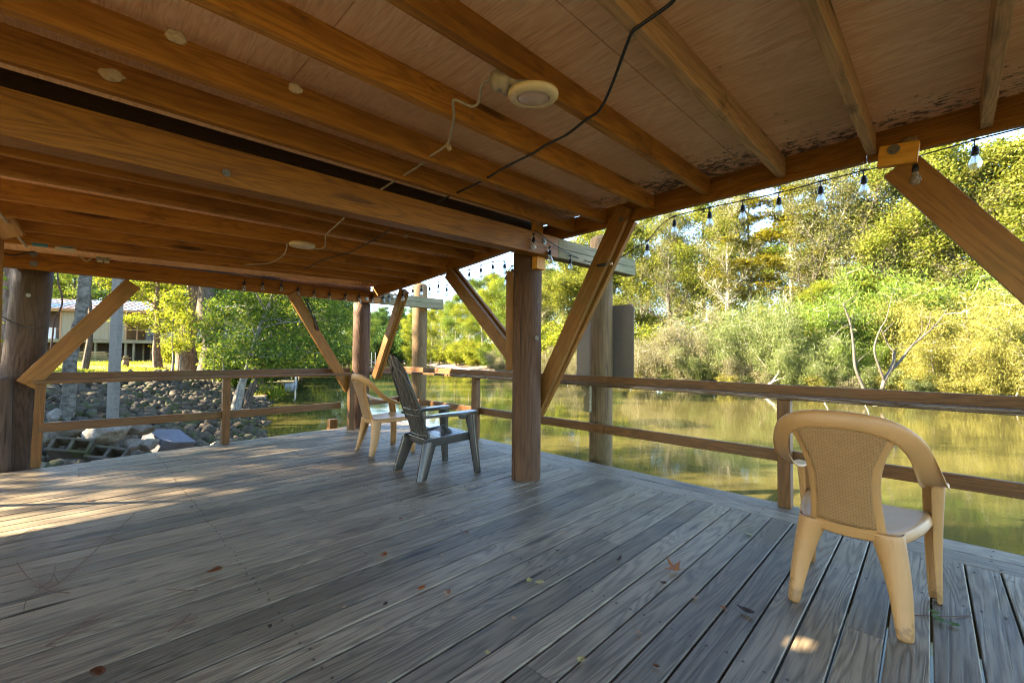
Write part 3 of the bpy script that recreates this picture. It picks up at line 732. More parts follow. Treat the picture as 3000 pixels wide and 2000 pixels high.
def ring(c, nrm, r, label):
    n = Vector(nrm).normalized(); u = n.orthogonal().normalized(); w = n.cross(u); P = [Vector([float(q) for q in c])+(u*math.cos(a)+w*math.sin(a)*0.8)*r for a in np.linspace(0, 5.6, 14)]
    mb = MB(); mb.tube(P, 0.0035, 5); o = mb.build('mud_ring', MUD, None, True); tag(o, label, 'mud mark')
ring(jside(1383, 346, 1.737), (0, -1, 0), 0.013, 'pale ring of mud on the joist below the white cable bend')
ring(jside(1733, 355, 1.277), (0, -1, 0), 0.010, 'pale ring of mud on the joist where the black cable crosses')
ring(atx(2140, 532, 3.40), (-1, 0, 0), 0.014, 'pale ring of mud on the rim between two joists')
ring(atx(2337, 494, 3.40), (-1, 0, 0), 0.014, 'pale ring of mud on the rim nearest the yellow block')
nest(atx(2665, 412, 3.385), (-1, 0, 0.2), 0.028, 1.3, 'white lump of sealant above the yellow block')
# ================================================================== STRING LIGHTS
def glass(name, col, tint):
    t = NT(name)
    g = t.n('BsdfGlass', {'Color': col, 'Roughness': 0.03, 'IOR': 1.25}); tr = t.n('BsdfTransparent', {'Color': tint}); d = t.n('BsdfPrincipled', {'Base Color': (0.75, 0.8, 0.82), 'Roughness': 0.12})
    a = t.n('MixShader', {0: 0.5, 1: g.outputs[0], 2: tr.outputs[0]}); b = t.n('MixShader', {0: 0.22, 1: a.outputs[0], 2: d.outputs[0]})
    t.t.links.new(b.outputs[0], t.out.inputs[0]); return t.m
BULB = glass('clear_bulb_glass', (0.95, 0.97, 0.98), (0.9, 0.93, 0.95))
FIL = plain('filament', (0.55, 0.38, 0.15), 0.4)
prof_s = [(0.010, 0.0), (0.013, -0.006), (0.013, -0.018), (0.0165, -0.020), (0.0165, -0.040), (0.0145, -0.046)]
prof_b = [(0.012, -0.045), (0.014, -0.055), (0.021, -0.070), (0.0262, -0.085), (0.0265, -0.095), (0.022, -0.108), (0.013, -0.116), (0.002, -0.1185)]
_s = MB().lathe(prof_s, n=14); _b = MB().lathe(prof_b, n=18)
ME_S = newmesh('socket', _s.V, _s.F, BLACK, True); ME_B = newmesh('bulb', _b.V, _b.F, BULB, True)
_f = MB().tube([(0.004, 0, -0.05), (0.006, 0, -0.09), (-0.006, 0, -0.092), (-0.004, 0, -0.05)], 0.0012, 5); ME_F = newmesh('filament', _f.V, _f.F, FIL)
def bulb_at(st, p, drop=0.03, sc=1.0, tilt=0.0):
    """socket hanging from the cable at p"""
    p = np.array(p)
    m = Matrix.Translation(Vector([float(p[0]), float(p[1]), float(p[2])-drop])) @ Matrix.Rotation(tilt, 4, 'Y') @ Matrix.Scale(sc, 4)
    s = obj('socket', ME_S, st, m); b = obj('bulb', ME_B, s, m); obj('filament', ME_F, s, m)
    mb = MB(); mb.tube([p+np.array((0, 0, 0.004)), p-np.array((0, 0, drop*0.5))+np.array((0.003, 0.003, 0)), p-np.array((0, 0, drop+0.004))], 0.0035, 6)
    mb.tube([p+np.array((0, 0.016, 0.002)), p+np.array((0, -0.016, 0.002))], 0.0065, 6)
    mb.build('drop_wire', BLACK, s)
def string(label, pts, bulbs, r=0.0042, sc=1.0, drop=0.03):
    st = thing('string_light', label, 'string lights', pts[len(pts)//2])
    mb = MB(); mb.tube(pts, r, 6, 4); mb.build('cable', BLACK, st, True)
    for b in bulbs: bulb_at(st, b[:3], b[3] if len(b) > 3 else drop, sc, random.uniform(-0.06, 0.06))
    return st
S = 1/0.784
def sx(x, y, X=3.475): return atx(x*S, y*S, X)
# along the river edge of the near bay: cable points (picture px at 2352 wide)
b1 = [(1487, 553, 3.44), (1549, 497, 3.475), (1630, 477, 3.475), (1706, 461, 3.475), (1789, 443, 3.475), (1885, 417, 3.475), (1984, 392, 3.475), (2102, 362, 3.33), (2239, 322, 3.475)]
B1 = [sx(*b) for b in b1]
c1 = [sx(1425, 592, 3.36), sx(1455, 572, 3.40)]+[B1[0]]+[sx(1515, 520, 3.45)]+B1[1:7]+[sx(2040, 380, 3.36), B1[7], sx(2130, 353, 3.40), B1[8], sx(2300, 306), sx(2400, 280), sx(2600, 225)]
string('string of large bulbs hanging along the river edge of the near bay roof', c1, [tuple(b)+(0.034,) for b in B1], sc=1.05)
# from the plug on the brace to the middle post
c2p = [(1400, 600, 3.33), (1384, 607, 3.32), (1345, 600, 3.10), (1312, 583, 2.98), (1265, 555, 2.78), (1238, 536, 2.69), (1226, 530, 2.66)]
P2 = [sx(*c) for c in c2p]
P2[4] = aty(1264*S, 556*S, 2.66); P2[5] = aty(1240*S, 537*S, 2.66); P2[6] = aty(1226*S, 528*S, 2.665)
P2[3] = aty(1311*S, 584*S, 2.66); P2[2] = aty(1348*S, 600*S, 2.66)
string('short string of three bulbs crossing the outer end of the middle beam', P2, [tuple(aty(1226*S, 538*S, 2.655)), tuple(aty(1263*S, 568*S, 2.655)), tuple(aty(1310*S, 588*S, 2.66))], sc=0.95)
# plug and tape on the brace
mb = MB(); a = np.array(sx(1392, 607, 3.32)); mb.tube([a, np.array(sx(1372, 610, 3.315))], 0.013, 8); o = mb.build('plug', BLACK, None, True); tag(o, 'black plug of the string lights taped to the brace', 'plug')
mb = MB(); mb.box(np.array(sx(1404, 606, 3.33))-np.array((0.004, 0.012, 0.01)), np.array(sx(1404, 606, 3.33))+np.array((0.004, 0.014, 0.012))); mb.build('paper_tag', plain('paper', (0.6, 0.52, 0.42), 0.7), o)
# along the rim of the far bay, round the far post and back along the far beam
def q4(cx, cy, X=3.47): return atx(1050+cx/4.276, 820+cy/4.276, X)
def q1_(cx, cy, X=3.47): return atx(1250+cx/2.412, 600+cy/2.412, X)
far_rim = [q1_(605, 428, 3.10), q1_(565, 475, 3.2), q1_(549, 398), q1_(468, 402), q1_(384, 425), q1_(305, 455), q1_(232, 478), q4(1105, 62), q4(1003, 10), q4(893, 5), q4(788, 32), q4(680, 62)]
fr_b = [q1_(605, 432, 3.10), q1_(565, 478, 3.2), q1_(549, 400), q1_(468, 405), q1_(384, 430), q1_(302, 460), q1_(232, 482), q4(1108, 68), q4(1003, 28), q4(893, 60), q4(790, 78), q4(683, 90)]
def qf(cx, cy, Y=6.60): return aty(850+cx/3.2675, 820+cy/3.2675, Y)
far_beam = [atx(850+1082/3.2675, 820+78/3.2675, 3.30), qf(1003, 90, 6.6), qf(950, 105), qf(895, 110), qf(785, 125), qf(663, 100), qf(533, 90), qf(378, 75), qf(230, 62), qf(78, 30), aty(756, 812, 6.6), aty(714, 800, 6.6)]
fbb = [atx(850+1082/3.2675, 820+105/3.2675, 3.30), qf(1003, 100, 6.55), qf(950, 128), qf(895, 133), qf(785, 142), qf(663, 125), qf(533, 112), qf(378, 98), qf(230, 80), qf(78, 55), aty(824, 824, 6.6), aty(770, 820, 6.6), aty(716, 818, 6.6)]
string('string of bulbs around the far bay, along its rim and the far beam', far_rim+far_beam, [tuple(b)+(0.03,) for b in fr_b]+[tuple(b)+(0.03,) for b in fbb], sc=1.0)

# ================================================================== CHAIRS
def mirror_rows(rows): return [[(p[0], -p[1], p[2]) for p in reversed(r)] for r in rows]
def interp(tab, z):
    return float(np.interp(z, [t[0] for t in tab], [t[1] for t in tab]))
def tan_chair(loc, rz, label):
    t = thing('armchair', label, 'plastic armchair', loc, rz, 'tan woven-back plastic armchairs')
    xb = lambda z, y: -0.222-(z-0.375)*0.29+0.05*max(0, (z-0.8))+0.55*y*y
    # backrest: hourglass frame + woven panel
    W = [(0.375, 0.150), (0.45, 0.143), (0.55, 0.135), (0.65, 0.136), (0.72, 0.146), (0.80, 0.172), (0.86, 0.205), (0.90, 0.235), (0.925, 0.20)]
    rows = []
    zs = [0.375, 0.41, 0.45, 0.50, 0.55, 0.60, 0.65, 0.70, 0.75, 0.80, 0.84, 0.87, 0.90, 0.925]
    for z in zs:
        w = interp(W, z); r = []
        for k in range(13):
            u = -1+2*k/12; y = w*u
            lip = 0.012 if abs(u) > 0.99 else 0.0
            zz = z-(0.012*(1-u*u) if z < 0.4 else 0)
            r.append((xb(z, y)+lip, y, zz))
        rows.append(r)
    shell('backrest', rows, TAN, t, 0.006, 1)
    WI = [(0.432, 0.112), (0.55, 0.103), (0.65, 0.104), (0.72, 0.115), (0.80, 0.146), (0.878, 0.180)]
    rows = []
    n = 22
    for i in range(n+1):
        z = 0.432+(0.878-0.432)*i/n; w = interp(WI, z); r = []
        for k in range(17):
            u = -1+2*k/16; y = w*u
            arch = 0.022*(1-u*u)*(i/n)**6 - 0.008*(1-u*u)*(1-i/n)**6
            r.append((xb(z, y)-0.0005, y, z+arch))
        rows.append(r)
    shell('woven_panel', rows, WOVEN, t, 0.014, 0)
    # arm band sweeping from the crown down to both arm ends
    half = [((-0.388, 0.0, 0.925), (0.0, 0, 1)), ((-0.382, 0.09, 0.922), (0, 0.05, 1)), ((-0.362, 0.17, 0.905), (0, 0.2, 0.97)), ((-0.325, 0.226, 0.865), (0.0, 0.48, 0.87)), ((-0.275, 0.258, 0.812), (-0.05, 0.66, 0.75)),
            ((-0.205, 0.276, 0.742), (-0.1, 0.75, 0.66)), ((-0.12, 0.283, 0.680), (-0.1, 0.85, 0.5)), ((-0.02, 0.287, 0.632), (0, 0.95, 0.25)), ((0.08, 0.288, 0.606), (0, 1, 0.08)), ((0.18, 0.288, 0.596), (0, 1, 0.0)), ((0.262, 0.287, 0.594), (0, 1, 0.0)), ((0.286, 0.285, 0.588), (0, 1, 0.0)), ((0.292, 0.283, 0.576), (0, 1, 0.0))]
    hw = [0.040, 0.040, 0.041, 0.043, 0.045, 0.046, 0.046, 0.044, 0.040, 0.036, 0.034, 0.024, 0.016]
    rows = []
    full = [((c[0], -c[1], c[2]), (w[0], -w[1], w[2]), h) for (c, w), h in list(zip(half, hw))[:0:-1]]+[(c, w, h) for (c, w), h in zip(half, hw)]
    for c, w, h in full:
        c = np.array(c); w = np.array(w, float); w /= np.linalg.norm(w); sgn = 1 if c[1] >= 0 else -1
        outn = np.array((-0.8, 0.0, 0.0)) if abs(c[1]) < 0.1 else np.array((-0.5 if c[0] < 0 else 0, sgn*0.35, -0.1 if c[0] < -0.1 else -0.6))
        dn = np.array((0, 0, -1.0))
        a = c-w*h; b = c+w*h
        lip = b+(np.array((0.018, 0, -0.004)) if c[2] > 0.8 else np.array((0.0, sgn*0.002, -0.018 if c[0] < 0.25 else -0.008)))
        ilip = a+(np.array((0.012, 0, 0)) if c[2] > 0.8 else np.array((0, 0, -0.016)))
        mid = c+outn*0.008
        rows.append([tuple(ilip), tuple(a), tuple(mid*0.5+a*0.5+outn*0.003), tuple(mid), tuple(mid*0.5+b*0.5+outn*0.003), tuple(b), tuple(lip)])
    shell('arm_band', rows, TAN, t, 0.005, 1)
    # seat
    rows = []
    for (x, hwid, z) in ((-0.235, 0.165, 0.405), (-0.215, 0.175, 0.425), (-0.14, 0.205, 0.427), (0.0, 0.240, 0.430), (0.14, 0.258, 0.438), (0.23, 0.262, 0.443), (0.262, 0.258, 0.436), (0.278, 0.252, 0.405)):
        r = []
        ap = 0.05
        r.append((x, -hwid-0.006, z-ap)); r.append((x, -hwid, z-0.012))
        for k in range(9):
            u = -1+2*k/8; r.append((x, hwid*u*0.97, z-0.022*(1-u*u)*(1 if -0.2 < x < 0.24 else 0.2)))
        r.append((x, hwid, z-0.012)); r.append((x, hwid+0.006, z-ap))
        rows.append(r)
    shell('seat', rows, TAN, t, 0.005, 1)
    # legs: curved channel shells
    def leg(p0, p1, w0, w1, ang, bow):
        rows = []
        for i in range(9):
            f = i/8; c = np.array(p0)*(1-f)+np.array(p1)*f+np.array(bow)*math.sin(f*math.pi); w = w0+(w1-w0)*f**0.7; r = []
            for k in range(9):
                a = ang+R_((-95+190*k/8)*(1+0.35*(1-f)))
                r.append((c[0]+w*0.55*math.cos(a)-w*0.25*math.cos(ang), c[1]+w*0.55*math.sin(a)-w*0.25*math.sin(ang), c[2]))
            rows.append(r)
        shell('leg', rows, TAN, t, 0.005, 1)
    for s in (-1, 1):
        leg((-0.190, s*0.158, 0.422), (-0.262, s*0.212, 0.0), 0.125, 0.060, s*R_(128), (0.010, s*0.010, 0))
        leg((0.225, s*0.285, 0.590), (0.250, s*0.272, 0.0), 0.085, 0.062, s*R_(60), (0.016, s*-0.006, 0))
    return t
tan_chair((2.803, 0.348, 0), R_(-2.5), 'tan plastic armchair in front, its woven back toward the viewer')
tan_chair((2.735, 4.965, 0), R_(-3.5), 'tan plastic armchair by the left railing beyond the grey chair')

def adirondack(loc, rz, label):
    t = thing('garden_armchair', label, 'plastic armchair', loc, rz)
    xb = lambda z: -0.195-(z-0.32)*0.345 - 0.05*max(0, z-0.75)
    n = 6
    wl = [(0.30, 0.178), (0.55, 0.186), (0.80, 0.222), (1.0, 0.254), (1.18, 0.265)]
    topz = lambda u: 1.195-0.30*u*u-0.30*u**6
    V = []; mats = None; allrows = []
    mbk = MB()
    for s in range(n):
        u0 = -1+2*s/n+0.022; u1 = -1+2*(s+1)/n-0.022
        rows = []
        for i in range(17):
            f = i/16; r = []
            for k in range(5):
                u = u0+(u1-u0)*k/4; zt = topz(u); z = 0.30+(zt-0.30)*f
                w = interp(wl, z); prot = -0.012*(1-((k-2)/2)**2)+0.022*abs(u)**2
                r.append((xb(z)+prot*-1.0*(-1) + 0.0, w*u, z))
            rows.append(r)
        b = len(mbk.V); m = 5
        th = 0.010
        fr = [(p[0]+th, p[1], p[2]) for r in rows for p in r]; bk = [p for r in rows for p in r]; N = len(bk)
        Fc = []
        for i in range(16):
            for k in range(4):
                Fc.append((i*m+k, i*m+k+1, (i+1)*m+k+1, (i+1)*m+k)); Fc.append((N+i*m+k, N+(i+1)*m+k, N+(i+1)*m+k+1, N+i*m+k+1))
            Fc.append((i*m, (i+1)*m, N+(i+1)*m, N+i*m)); Fc.append((i*m+4, N+i*m+4, N+(i+1)*m+4, (i+1)*m+4))
        Fc.append((0, N, N+1, 1)); Fc += [(k, N+k, N+k+1, k+1) for k in range(1, 4)]
        Fc += [(16*m+k, 16*m+k+1, N+16*m+k+1, N+16*m+k) for k in range(4)]
        mbk.add(bk+fr, Fc)
    bkobj = mbk.build('backrest', TAUPE, t, False, t.matrix_basis.copy())
    # cross ribs of the back
    for z, hh in ((0.66, 0.022), (0.60, 0.016), (0.40, 0.022)):
        w = interp(wl, z)+0.006
        mb = MB(); mb.tube([(xb(z)+0.012+0.018*1, -w, z), (xb(z)-0.012, -w*0.5, z-0.004), (xb(z)-0.014, 0, z-0.006), (xb(z)-0.012, w*0.5, z-0.004), (xb(z)+0.030, w, z)], hh*0.6, 8, 4)
        mb.build('back_rib', TAUPE, t, True, t.matrix_basis.copy())
    rib = []
    for k in range(11):
        u = -0.97+1.94*k/10; z = topz(u)-0.105-0.02*abs(u); rib.append((xb(z)-0.010+0.02*u*u, interp(wl, z)*u, z))
    mb = MB(); mb.tube(rib, 0.009, 8, 3); mb.build('back_rib', TAUPE, t, True, t.matrix_basis.copy())
    # seat of seven front-to-back slats
    ms = MB()
    for k in range(7):
        y0 = -0.245+0.49*k/7+0.006; y1 = y0+0.49/7-0.012
        pts = [(-0.20, 0.385), (-0.08, 0.372), (0.06, 0.382), (0.17, 0.405), (0.22, 0.408), (0.25, 0.385)]
        for (xa, za), (xb_, zb) in zip(pts[:-1], pts[1:]):
            fa = 0.80+0.20*min(1, (xa+0.2)/0.2); fb_ = 0.80+0.20*min(1, (xb_+0.2)/0.2)
            ms.add([(xa, y0*fa, za-0.012), (xb_, y0*fb_, zb-0.012), (xb_, y1*fb_, zb-0.012), (xa, y1*fa, za-0.012), (xa, y0*fa, za), (xb_, y0*fb_, zb), (xb_, y1*fb_, zb), (xa, y1*fa, za)],
                   [(0,3,2,1),(4,5,6,7),(0,1,5,4),(1,2,6,5),(2,3,7,6),(3,0,4,7)])
    ms.build('seat', TAUPE, t, False, t.matrix_basis.copy())
    mw = t.matrix_basis.copy()
    def bar(name, p0, p1, w, h, up):
        m, L = frame(p0, p1, up); bm = bmesh.new(); box_bm(bm, (0, -w/2, -h/2), (L, w/2, h/2), 0.007); return bm_obj(name, bm, TAUPE, t, mw @ m, False)
    for s in (-1, 1):
        # seat side rails, rear and front legs, arm
        bar('side_rail', (-0.26, s*0.222, 0.335), (0.24, s*0.262, 0.372), 0.03, 0.085, (0, 0, 1))
        rows = []
        for i in range(7):
            f = i/6; x = -0.205-0.105*f; y = s*(0.215+0.045*f); w = 0.070-0.024*f; z = 0.345*(1-f); d = 0.045-0.008*f
            rows.append([(x-w, y+s*d*0.5, z), (x-w*0.9, y-s*d*0.5, z), (x+w*0.9, y-s*d*0.5, z), (x+w, y+s*d*0.5, z), (x, y+s*(d*0.62), z)])
        shell('leg', rows, TAUPE, t, 0.0, 0, closed=True)
        rows = []
        for i in range(9):
            f = i/8; z = 0.60*(1-f); x = 0.235+0.055*f**1.3; y = s*(0.268+0.055*f); w = 0.045-0.012*f+(0.012 if f < 0.15 else 0); d = 0.05-0.018*f
            rows.append([(x-w, y+s*d*0.5, z), (x-w*0.9, y-s*d*0.5, z), (x+w*0.9, y-s*d*0.5, z), (x+w, y+s*d*0.5, z), (x, y+s*(d*0.62), z)])
        shell('leg', rows, TAUPE, t, 0.0, 0, closed=True)
        bar('foot', (0.262, s*0.323, 0.012), (0.318, s*0.323, 0.012), 0.044, 0.022, (0, 0, 1))
        # arm: broad flat board with rounded plan
        prof = [(-0.30, 0.235), (-0.22, 0.212), (-0.05, 0.205), (0.15, 0.200), (0.27, 0.202), (0.295, 0.225), (0.298, 0.31), (0.275, 0.335), (0.10, 0.325), (-0.10, 0.292), (-0.25, 0.262)]
        n_ = len(prof); V = []
        for dz in (0.0, -0.028):
            for (x, y) in prof: V.append((x, s*y, 0.615+dz+(0.012 if x > 0.2 else 0)-0.01*(x < -0.2)))
        Fc = [tuple(range(n_)), tuple(range(2*n_-1, n_-1, -1))]+[(i, n_+i, n_+(i+1) % n_, (i+1) % n_) for i in range(n_)]
        bm = bmesh.new(); vs = [bm.verts.new(v) for v in V]; [bm.faces.new([vs[i] for i in f]) for f in Fc]; bmesh.ops.recalc_face_normals(bm, faces=bm.faces)
        bmesh.ops.bevel(bm, geom=list(bm.edges), offset=0.006, segments=2, affect='EDGES')
        bm_obj('arm', bm, TAUPE, t, mw, False)
        if s < 0:
            mb = MB(); mb.lathe([(0.045, 0.588), (0.043, 0.56), (0.030, 0.548), (0.002, 0.547)], (0.14, s*0.265, 0), 18); mb.build('cup_holder', TAUPE, t, True, mw)
    bar('front_apron', (0.245, -0.262, 0.355), (0.245, 0.262, 0.355), 0.022, 0.065, (0, 0, 1))
    bar('back_rail', (-0.22, -0.205, 0.335), (-0.22, 0.205, 0.335), 0.03, 0.07, (0, 0, 1))
    return t
adirondack((2.685, 3.785, 0), R_(-6), 'grey brown slatted fan-back plastic armchair in the middle of the deck')

# fishing rod leaning on the rail
tip = np.array(atx(1293, 1047, 4.03)); butt = np.array((3.20, 4.62, 0.012))
d0 = ray(1212, 1240); 
hand = np.array(atx(1203, 1262, 3.30)); butt = np.array([hand[0]-0.0, hand[1], 0.012]) if hand[2] < 0.02 else hand+(hand-tip)*((hand[2]-0.012)/(tip[2]-hand[2]))
ROD = thing('fishing_rod', 'thin dark fishing rod with a red float leaning on the river railing', 'fishing rod', butt)
mb = MB(); mb.tube([butt, butt*0.7+tip*0.3, tip], [0.006, 0.004, 0.002], 6); mb.build('rod_blank', BLACK, ROD, True)
mb = MB(); mb.tube([butt, butt*0.8+tip*0.2], [0.012, 0.010], 8); mb.build('handle', plain('cork', (0.25, 0.16, 0.09), 0.8), ROD, True)
fl = tip+(butt-tip)*0.16
mb = MB(); v = (tip-butt)/np.linalg.norm(tip-butt); mb.tube([fl-v*0.03+np.array((0, -0.012, -0.005)), fl-v*0.01+np.array((0, -0.014, -0.005)), fl+v*0.012+np.array((0, -0.014, -0.005)), fl+v*0.03+np.array((0, -0.012, -0.005))], [0.003, 0.012, 0.012, 0.003], 10, 4); mb.build('float', plain('red_float', (0.75, 0.02, 0.015), 0.35), ROD, True)

# ================================================================== LEAVES AND TWIGS ON THE DECK
def flat_leaf(name, px, py, size, col, label, group=None, star=False, curl=0.35, asp=0.6):
    c = atz(px*S, py*S, 0.004)
    t = plain('leaf_'+col[0], col[1], 0.6, 0.3, 0, 0.35, 40)if col[0] not in LCOL else LCOL[col[0]]
    LCOL[col[0]] = t
    pts = []
    if star:
        for k in range(10):
            a = 2*math.pi*k/10; r = size*(1.0 if k % 2 == 0 else 0.38)*random.uniform(0.85, 1.15); pts.append((r*math.cos(a), r*math.sin(a)))
    else:
        for k in range(10):
            a = 2*math.pi*k/10; r = size*(1.0+0.12*random.uniform(-1, 1)); x = r*math.cos(a); y = r*math.sin(a)*asp*(1-0.25*math.cos(a)); pts.append((x, y))
    n = len(pts); V = [(0, 0, 0.004)]; rz = random.uniform(0, 6.28)
    ring2 = []
    for x, y in pts: V.append((x*0.55, y*0.55, 0))
    for x, y in pts: V.append((x, y, 0))
    s = random.random()*30
    V = [(x, y, 0.001+size*curl*((y/size)**2*1.6+0.5*(x/size)**2)+size*0.15*(1+mn.noise((x*20+s, y*20, 0)))) for x, y, z in V]
    Fc = [(0, 1+k, 1+(k+1) % n) for k in range(n)]+[(1+k, 1+n+k, 1+n+(k+1) % n, 1+(k+1) % n) for k in range(n)]
    o = raw(name, V, Fc, t, None, True, Matrix.Translation(Vector([float(q) for q in c])) @ Matrix.Rotation(rz, 4, 'Z'))
    m = o.modifiers.new('solid', 'SOLIDIFY'); m.thickness = 0.0008
    tag(o, label, 'leaf', group); return o
LCOL = {}
OR = ('orange', (0.30, 0.11, 0.03)); RU = ('rust', (0.15, 0.062, 0.025)); YE = ('yellow', (0.48, 0.40, 0.13)); DK = ('dark', (0.055, 0.035, 0.022)); TN = ('tan', (0.40, 0.24, 0.13)); GR = ('pale_green', (0.32, 0.33, 0.14))
flat_leaf('fallen_leaf', 1550, 1312, 0.062, OR, 'large orange star-shaped leaf lying right of the deck centre', star=True, curl=0.5)
flat_leaf('fallen_leaf', 1240, 1339, 0.026, YE, 'oval pale yellow leaf flat on the deck, right of a matching one')
flat_leaf('fallen_leaf', 1216, 1335, 0.020, YE, 'pale yellow leaf folded on the deck, left of a matching one', curl=0.8)
flat_leaf('fallen_leaf', 1422, 1287, 0.035, DK, 'dark curled strip of bark-like leaf above the orange star leaf', curl=0.9, asp=0.35)
flat_leaf('fallen_leaf', 1714, 1408, 0.038, DK, 'dark brown curled leaf left of the front armchair', curl=0.8, asp=0.45)
flat_leaf('fallen_leaf', 1523, 1341, 0.018, DK, 'small black seed husk beside the orange star leaf', curl=1.0)
flat_leaf('fallen_leaf', 1721, 1228, 0.022, GR, 'pale green leaf near the river edge boards')
flat_leaf('fallen_leaf', 493, 1316, 0.040, RU, 'rust red round leaf on the left half of the deck', curl=0.6)
flat_leaf('fallen_leaf', 883, 1278, 0.034, OR, 'bright orange curled leaf in the middle of the deck', curl=0.7)
flat_leaf('fallen_leaf', 1028, 1364, 0.030, TN, 'pinkish tan leaf below the deck centre', curl=0.5)
flat_leaf('fallen_leaf', 968, 1354, 0.022, OR, 'small folded orange leaf left of the pinkish tan leaf', curl=0.9)
flat_leaf('fallen_leaf', 1335, 1518, 0.020, YE, 'small yellowish leaf near the bottom edge of the picture', curl=0.7)
flat_leaf('fallen_leaf', 225, 1552, 0.036, RU, 'rust coloured leaf at the bottom left of the deck', curl=0.6)
for (x, y, sz, c) in ((885, 1388, .014, DK), (1597, 1374, .018, TN), (1662, 1398, .018, OR), (920, 1192, .016, RU), (875, 1193, .014, RU), (1292, 1224, .014, TN), (1072, 1222, .016, RU), (1015, 1275, .014, TN), (1120, 1082, .014, OR), (1068, 1117, .014, RU), (1097, 1078, .016, OR), (205, 1150, .018, RU), (312, 1145, .014, RU), (875, 1444, .014, TN),
                      (1468, 1455, .014, TN), (1508, 1532, .014, RU), (1180, 1420, .012, TN), (790, 1395, .012, TN), (1390, 1226, .012, DK), (1280, 1265, .014, DK), (1365, 1292, .012, DK), (440, 1165, .014, DK), (700, 1330, .012, TN), (620, 1440, .014, DK), (1120, 1500, .012, YE), (1940, 1090, .012, TN), (1455, 1135, .014, DK)):
    flat_leaf('fallen_leaf', x, y, sz, c, 'tiny dry brown leaf scrap among many scattered on the deck boards', 'scattered leaf scraps on the deck', curl=0.6)
TW = plain('twig_bark', (0.10, 0.05, 0.03), 0.8)
def twig(pts, label, r=0.0022, extra=()):
    mb = MB(); mb.tube([np.array(atz(x*S, y*S, 0.004+0.006*(i % 2))) for i, (x, y) in enumerate(pts)], r, 5, 3)
    for e in extra: mb.tube([np.array(atz(x*S, y*S, 0.004+0.012*(i % 2))) for i, (x, y) in enumerate(e)], r*0.7, 5, 2)
    o = mb.build('twig', TW); tag(o, label, 'twig')
twig([(312, 1176), (252, 1232), (190, 1290), (135, 1338), (108, 1349)], 'long thin reddish twig on the left of the deck', 0.002, [[(252, 1232), (272, 1241)], [(135, 1338), (122, 1316)]])
twig([(38, 1290), (62, 1322), (95, 1346), (118, 1358), (160, 1360)], 'forked brown twig at the far left of the deck', 0.0025, [[(95, 1346), (118, 1330), (128, 1300)], [(95, 1346), (60, 1380), (55, 1400)]])
twig([(0, 1252), (40, 1232), (80, 1214), (160, 1214)], 'straight thin twig near the left post', 0.002)
twig([(105, 1482), (150, 1458), (200, 1428), (234, 1408)], 'slim curved twig at the lower left of the deck', 0.0025, [[(105, 1482), (135, 1484)]])
twig([(385, 1450), (415, 1430), (438, 1408)], 'short twig right of the slim curved twig', 0.0025, [[(415, 1430), (455, 1416)]])
twig([(380, 1352), (410, 1354), (455, 1355)], 'pale brown stalk in the middle left of the deck', 0.002)
twig([(2100, 1412), (2170, 1415), (2225, 1413)], 'dry vine stalk behind the front armchair feet', 0.002, [[(2225, 1413), (2232, 1402)], [(2225, 1413), (2240, 1422)]])
for (x, y, sz) in ((2145, 1408, .026), (2155, 1425, .034), (2190, 1437, .024)):
    flat_leaf('vine_leaf', x, y, sz, ('vine_green', (0.10, 0.16, 0.03)), 'fresh green vine leaf on the deck behind the front armchair', 'green vine leaves on the deck', curl=0.5)
# ================================================================== TERRAIN
WZ = -1.5
LS = [(-1.0, -60), (-0.5, -10), (0.6, 2), (1.9, 8), (3.9, 15), (6.2, 22.7), (9.5, 32), (18, 54), (32, 84), (60, 130), (111, 214), (170, 300)]
RS = [(42, -60), (40, -10), (38.3, 0), (37.6, 12), (37.8, 22), (42, 42), (57, 79), (76, 128), (128, 205), (190, 285)]
def sdist(x, y, P):
    """distance to polyline; positive on its left"""
    x = np.asarray(x, float); y = np.asarray(y, float)
    best = np.full(x.shape, 1e9); sg = np.ones(x.shape)
    for (ax, ay), (bx, by) in zip(P[:-1], P[1:]):
        dx, dy = bx-ax, by-ay; t = np.clip(((x-ax)*dx+(y-ay)*dy)/(dx*dx+dy*dy), 0, 1)
        d = np.hypot(x-ax-t*dx, y-ay-t*dy); cr = dx*(y-ay)-dy*(x-ax)
        m = d < best; best = np.where(m, d, best); sg = np.where(m, np.sign(cr), sg)
    return best*sg
def vnoise(x, y, s, k=0):
    return np.sin(x/s*1.7+k)*np.cos(y/s*1.3+2*k)+0.5*np.sin(x/s*3.9+y/s*2.1+3*k)+0.3*np.cos(y/s*6.3-x/s*4.2+k)
def height(x, y):
    x = np.asarray(x, float); y = np.asarray(y, float)
    dl = sdist(x, y, LS); dr = -sdist(x, y, RS)
    zl = np.interp(dl, [-4, -1, 0, 1.2, 4.0, 5.5, 9, 25, 60, 200], [-3.0, -1.9, -1.55, -1.15, -0.35, 0.05, 0.30, 0.55, 0.95, 2.5])
    zr = np.interp(dr, [-5, -1, 0, 1.5, 5, 10, 30, 200], [-3.0, -1.8, -1.55, -1.15, -0.75, -0.1, 0.8, 3.0])
    z = np.where(dl > -4, zl, np.where(dr > -5, zr, -3.0))
    lump = np.clip(np.maximum(dl, dr)+0.5, 0, 3)/3
    near = np.clip((6.2-y)/2.0, 0, 1)*np.clip((8-np.abs(x))/3, 0, 1)
    z = z+lump*(0.05*vnoise(x, y, 1.7)+0.10*vnoise(x, y, 9.0, 1))
    # excavated below the deck itself
    z = np.where((y < 6.9) & (x > -6) & (x < 6), np.minimum(z, -0.75), z)
    return z
def hz(x, y): return float(height(np.array([x]), np.array([y]))[0])
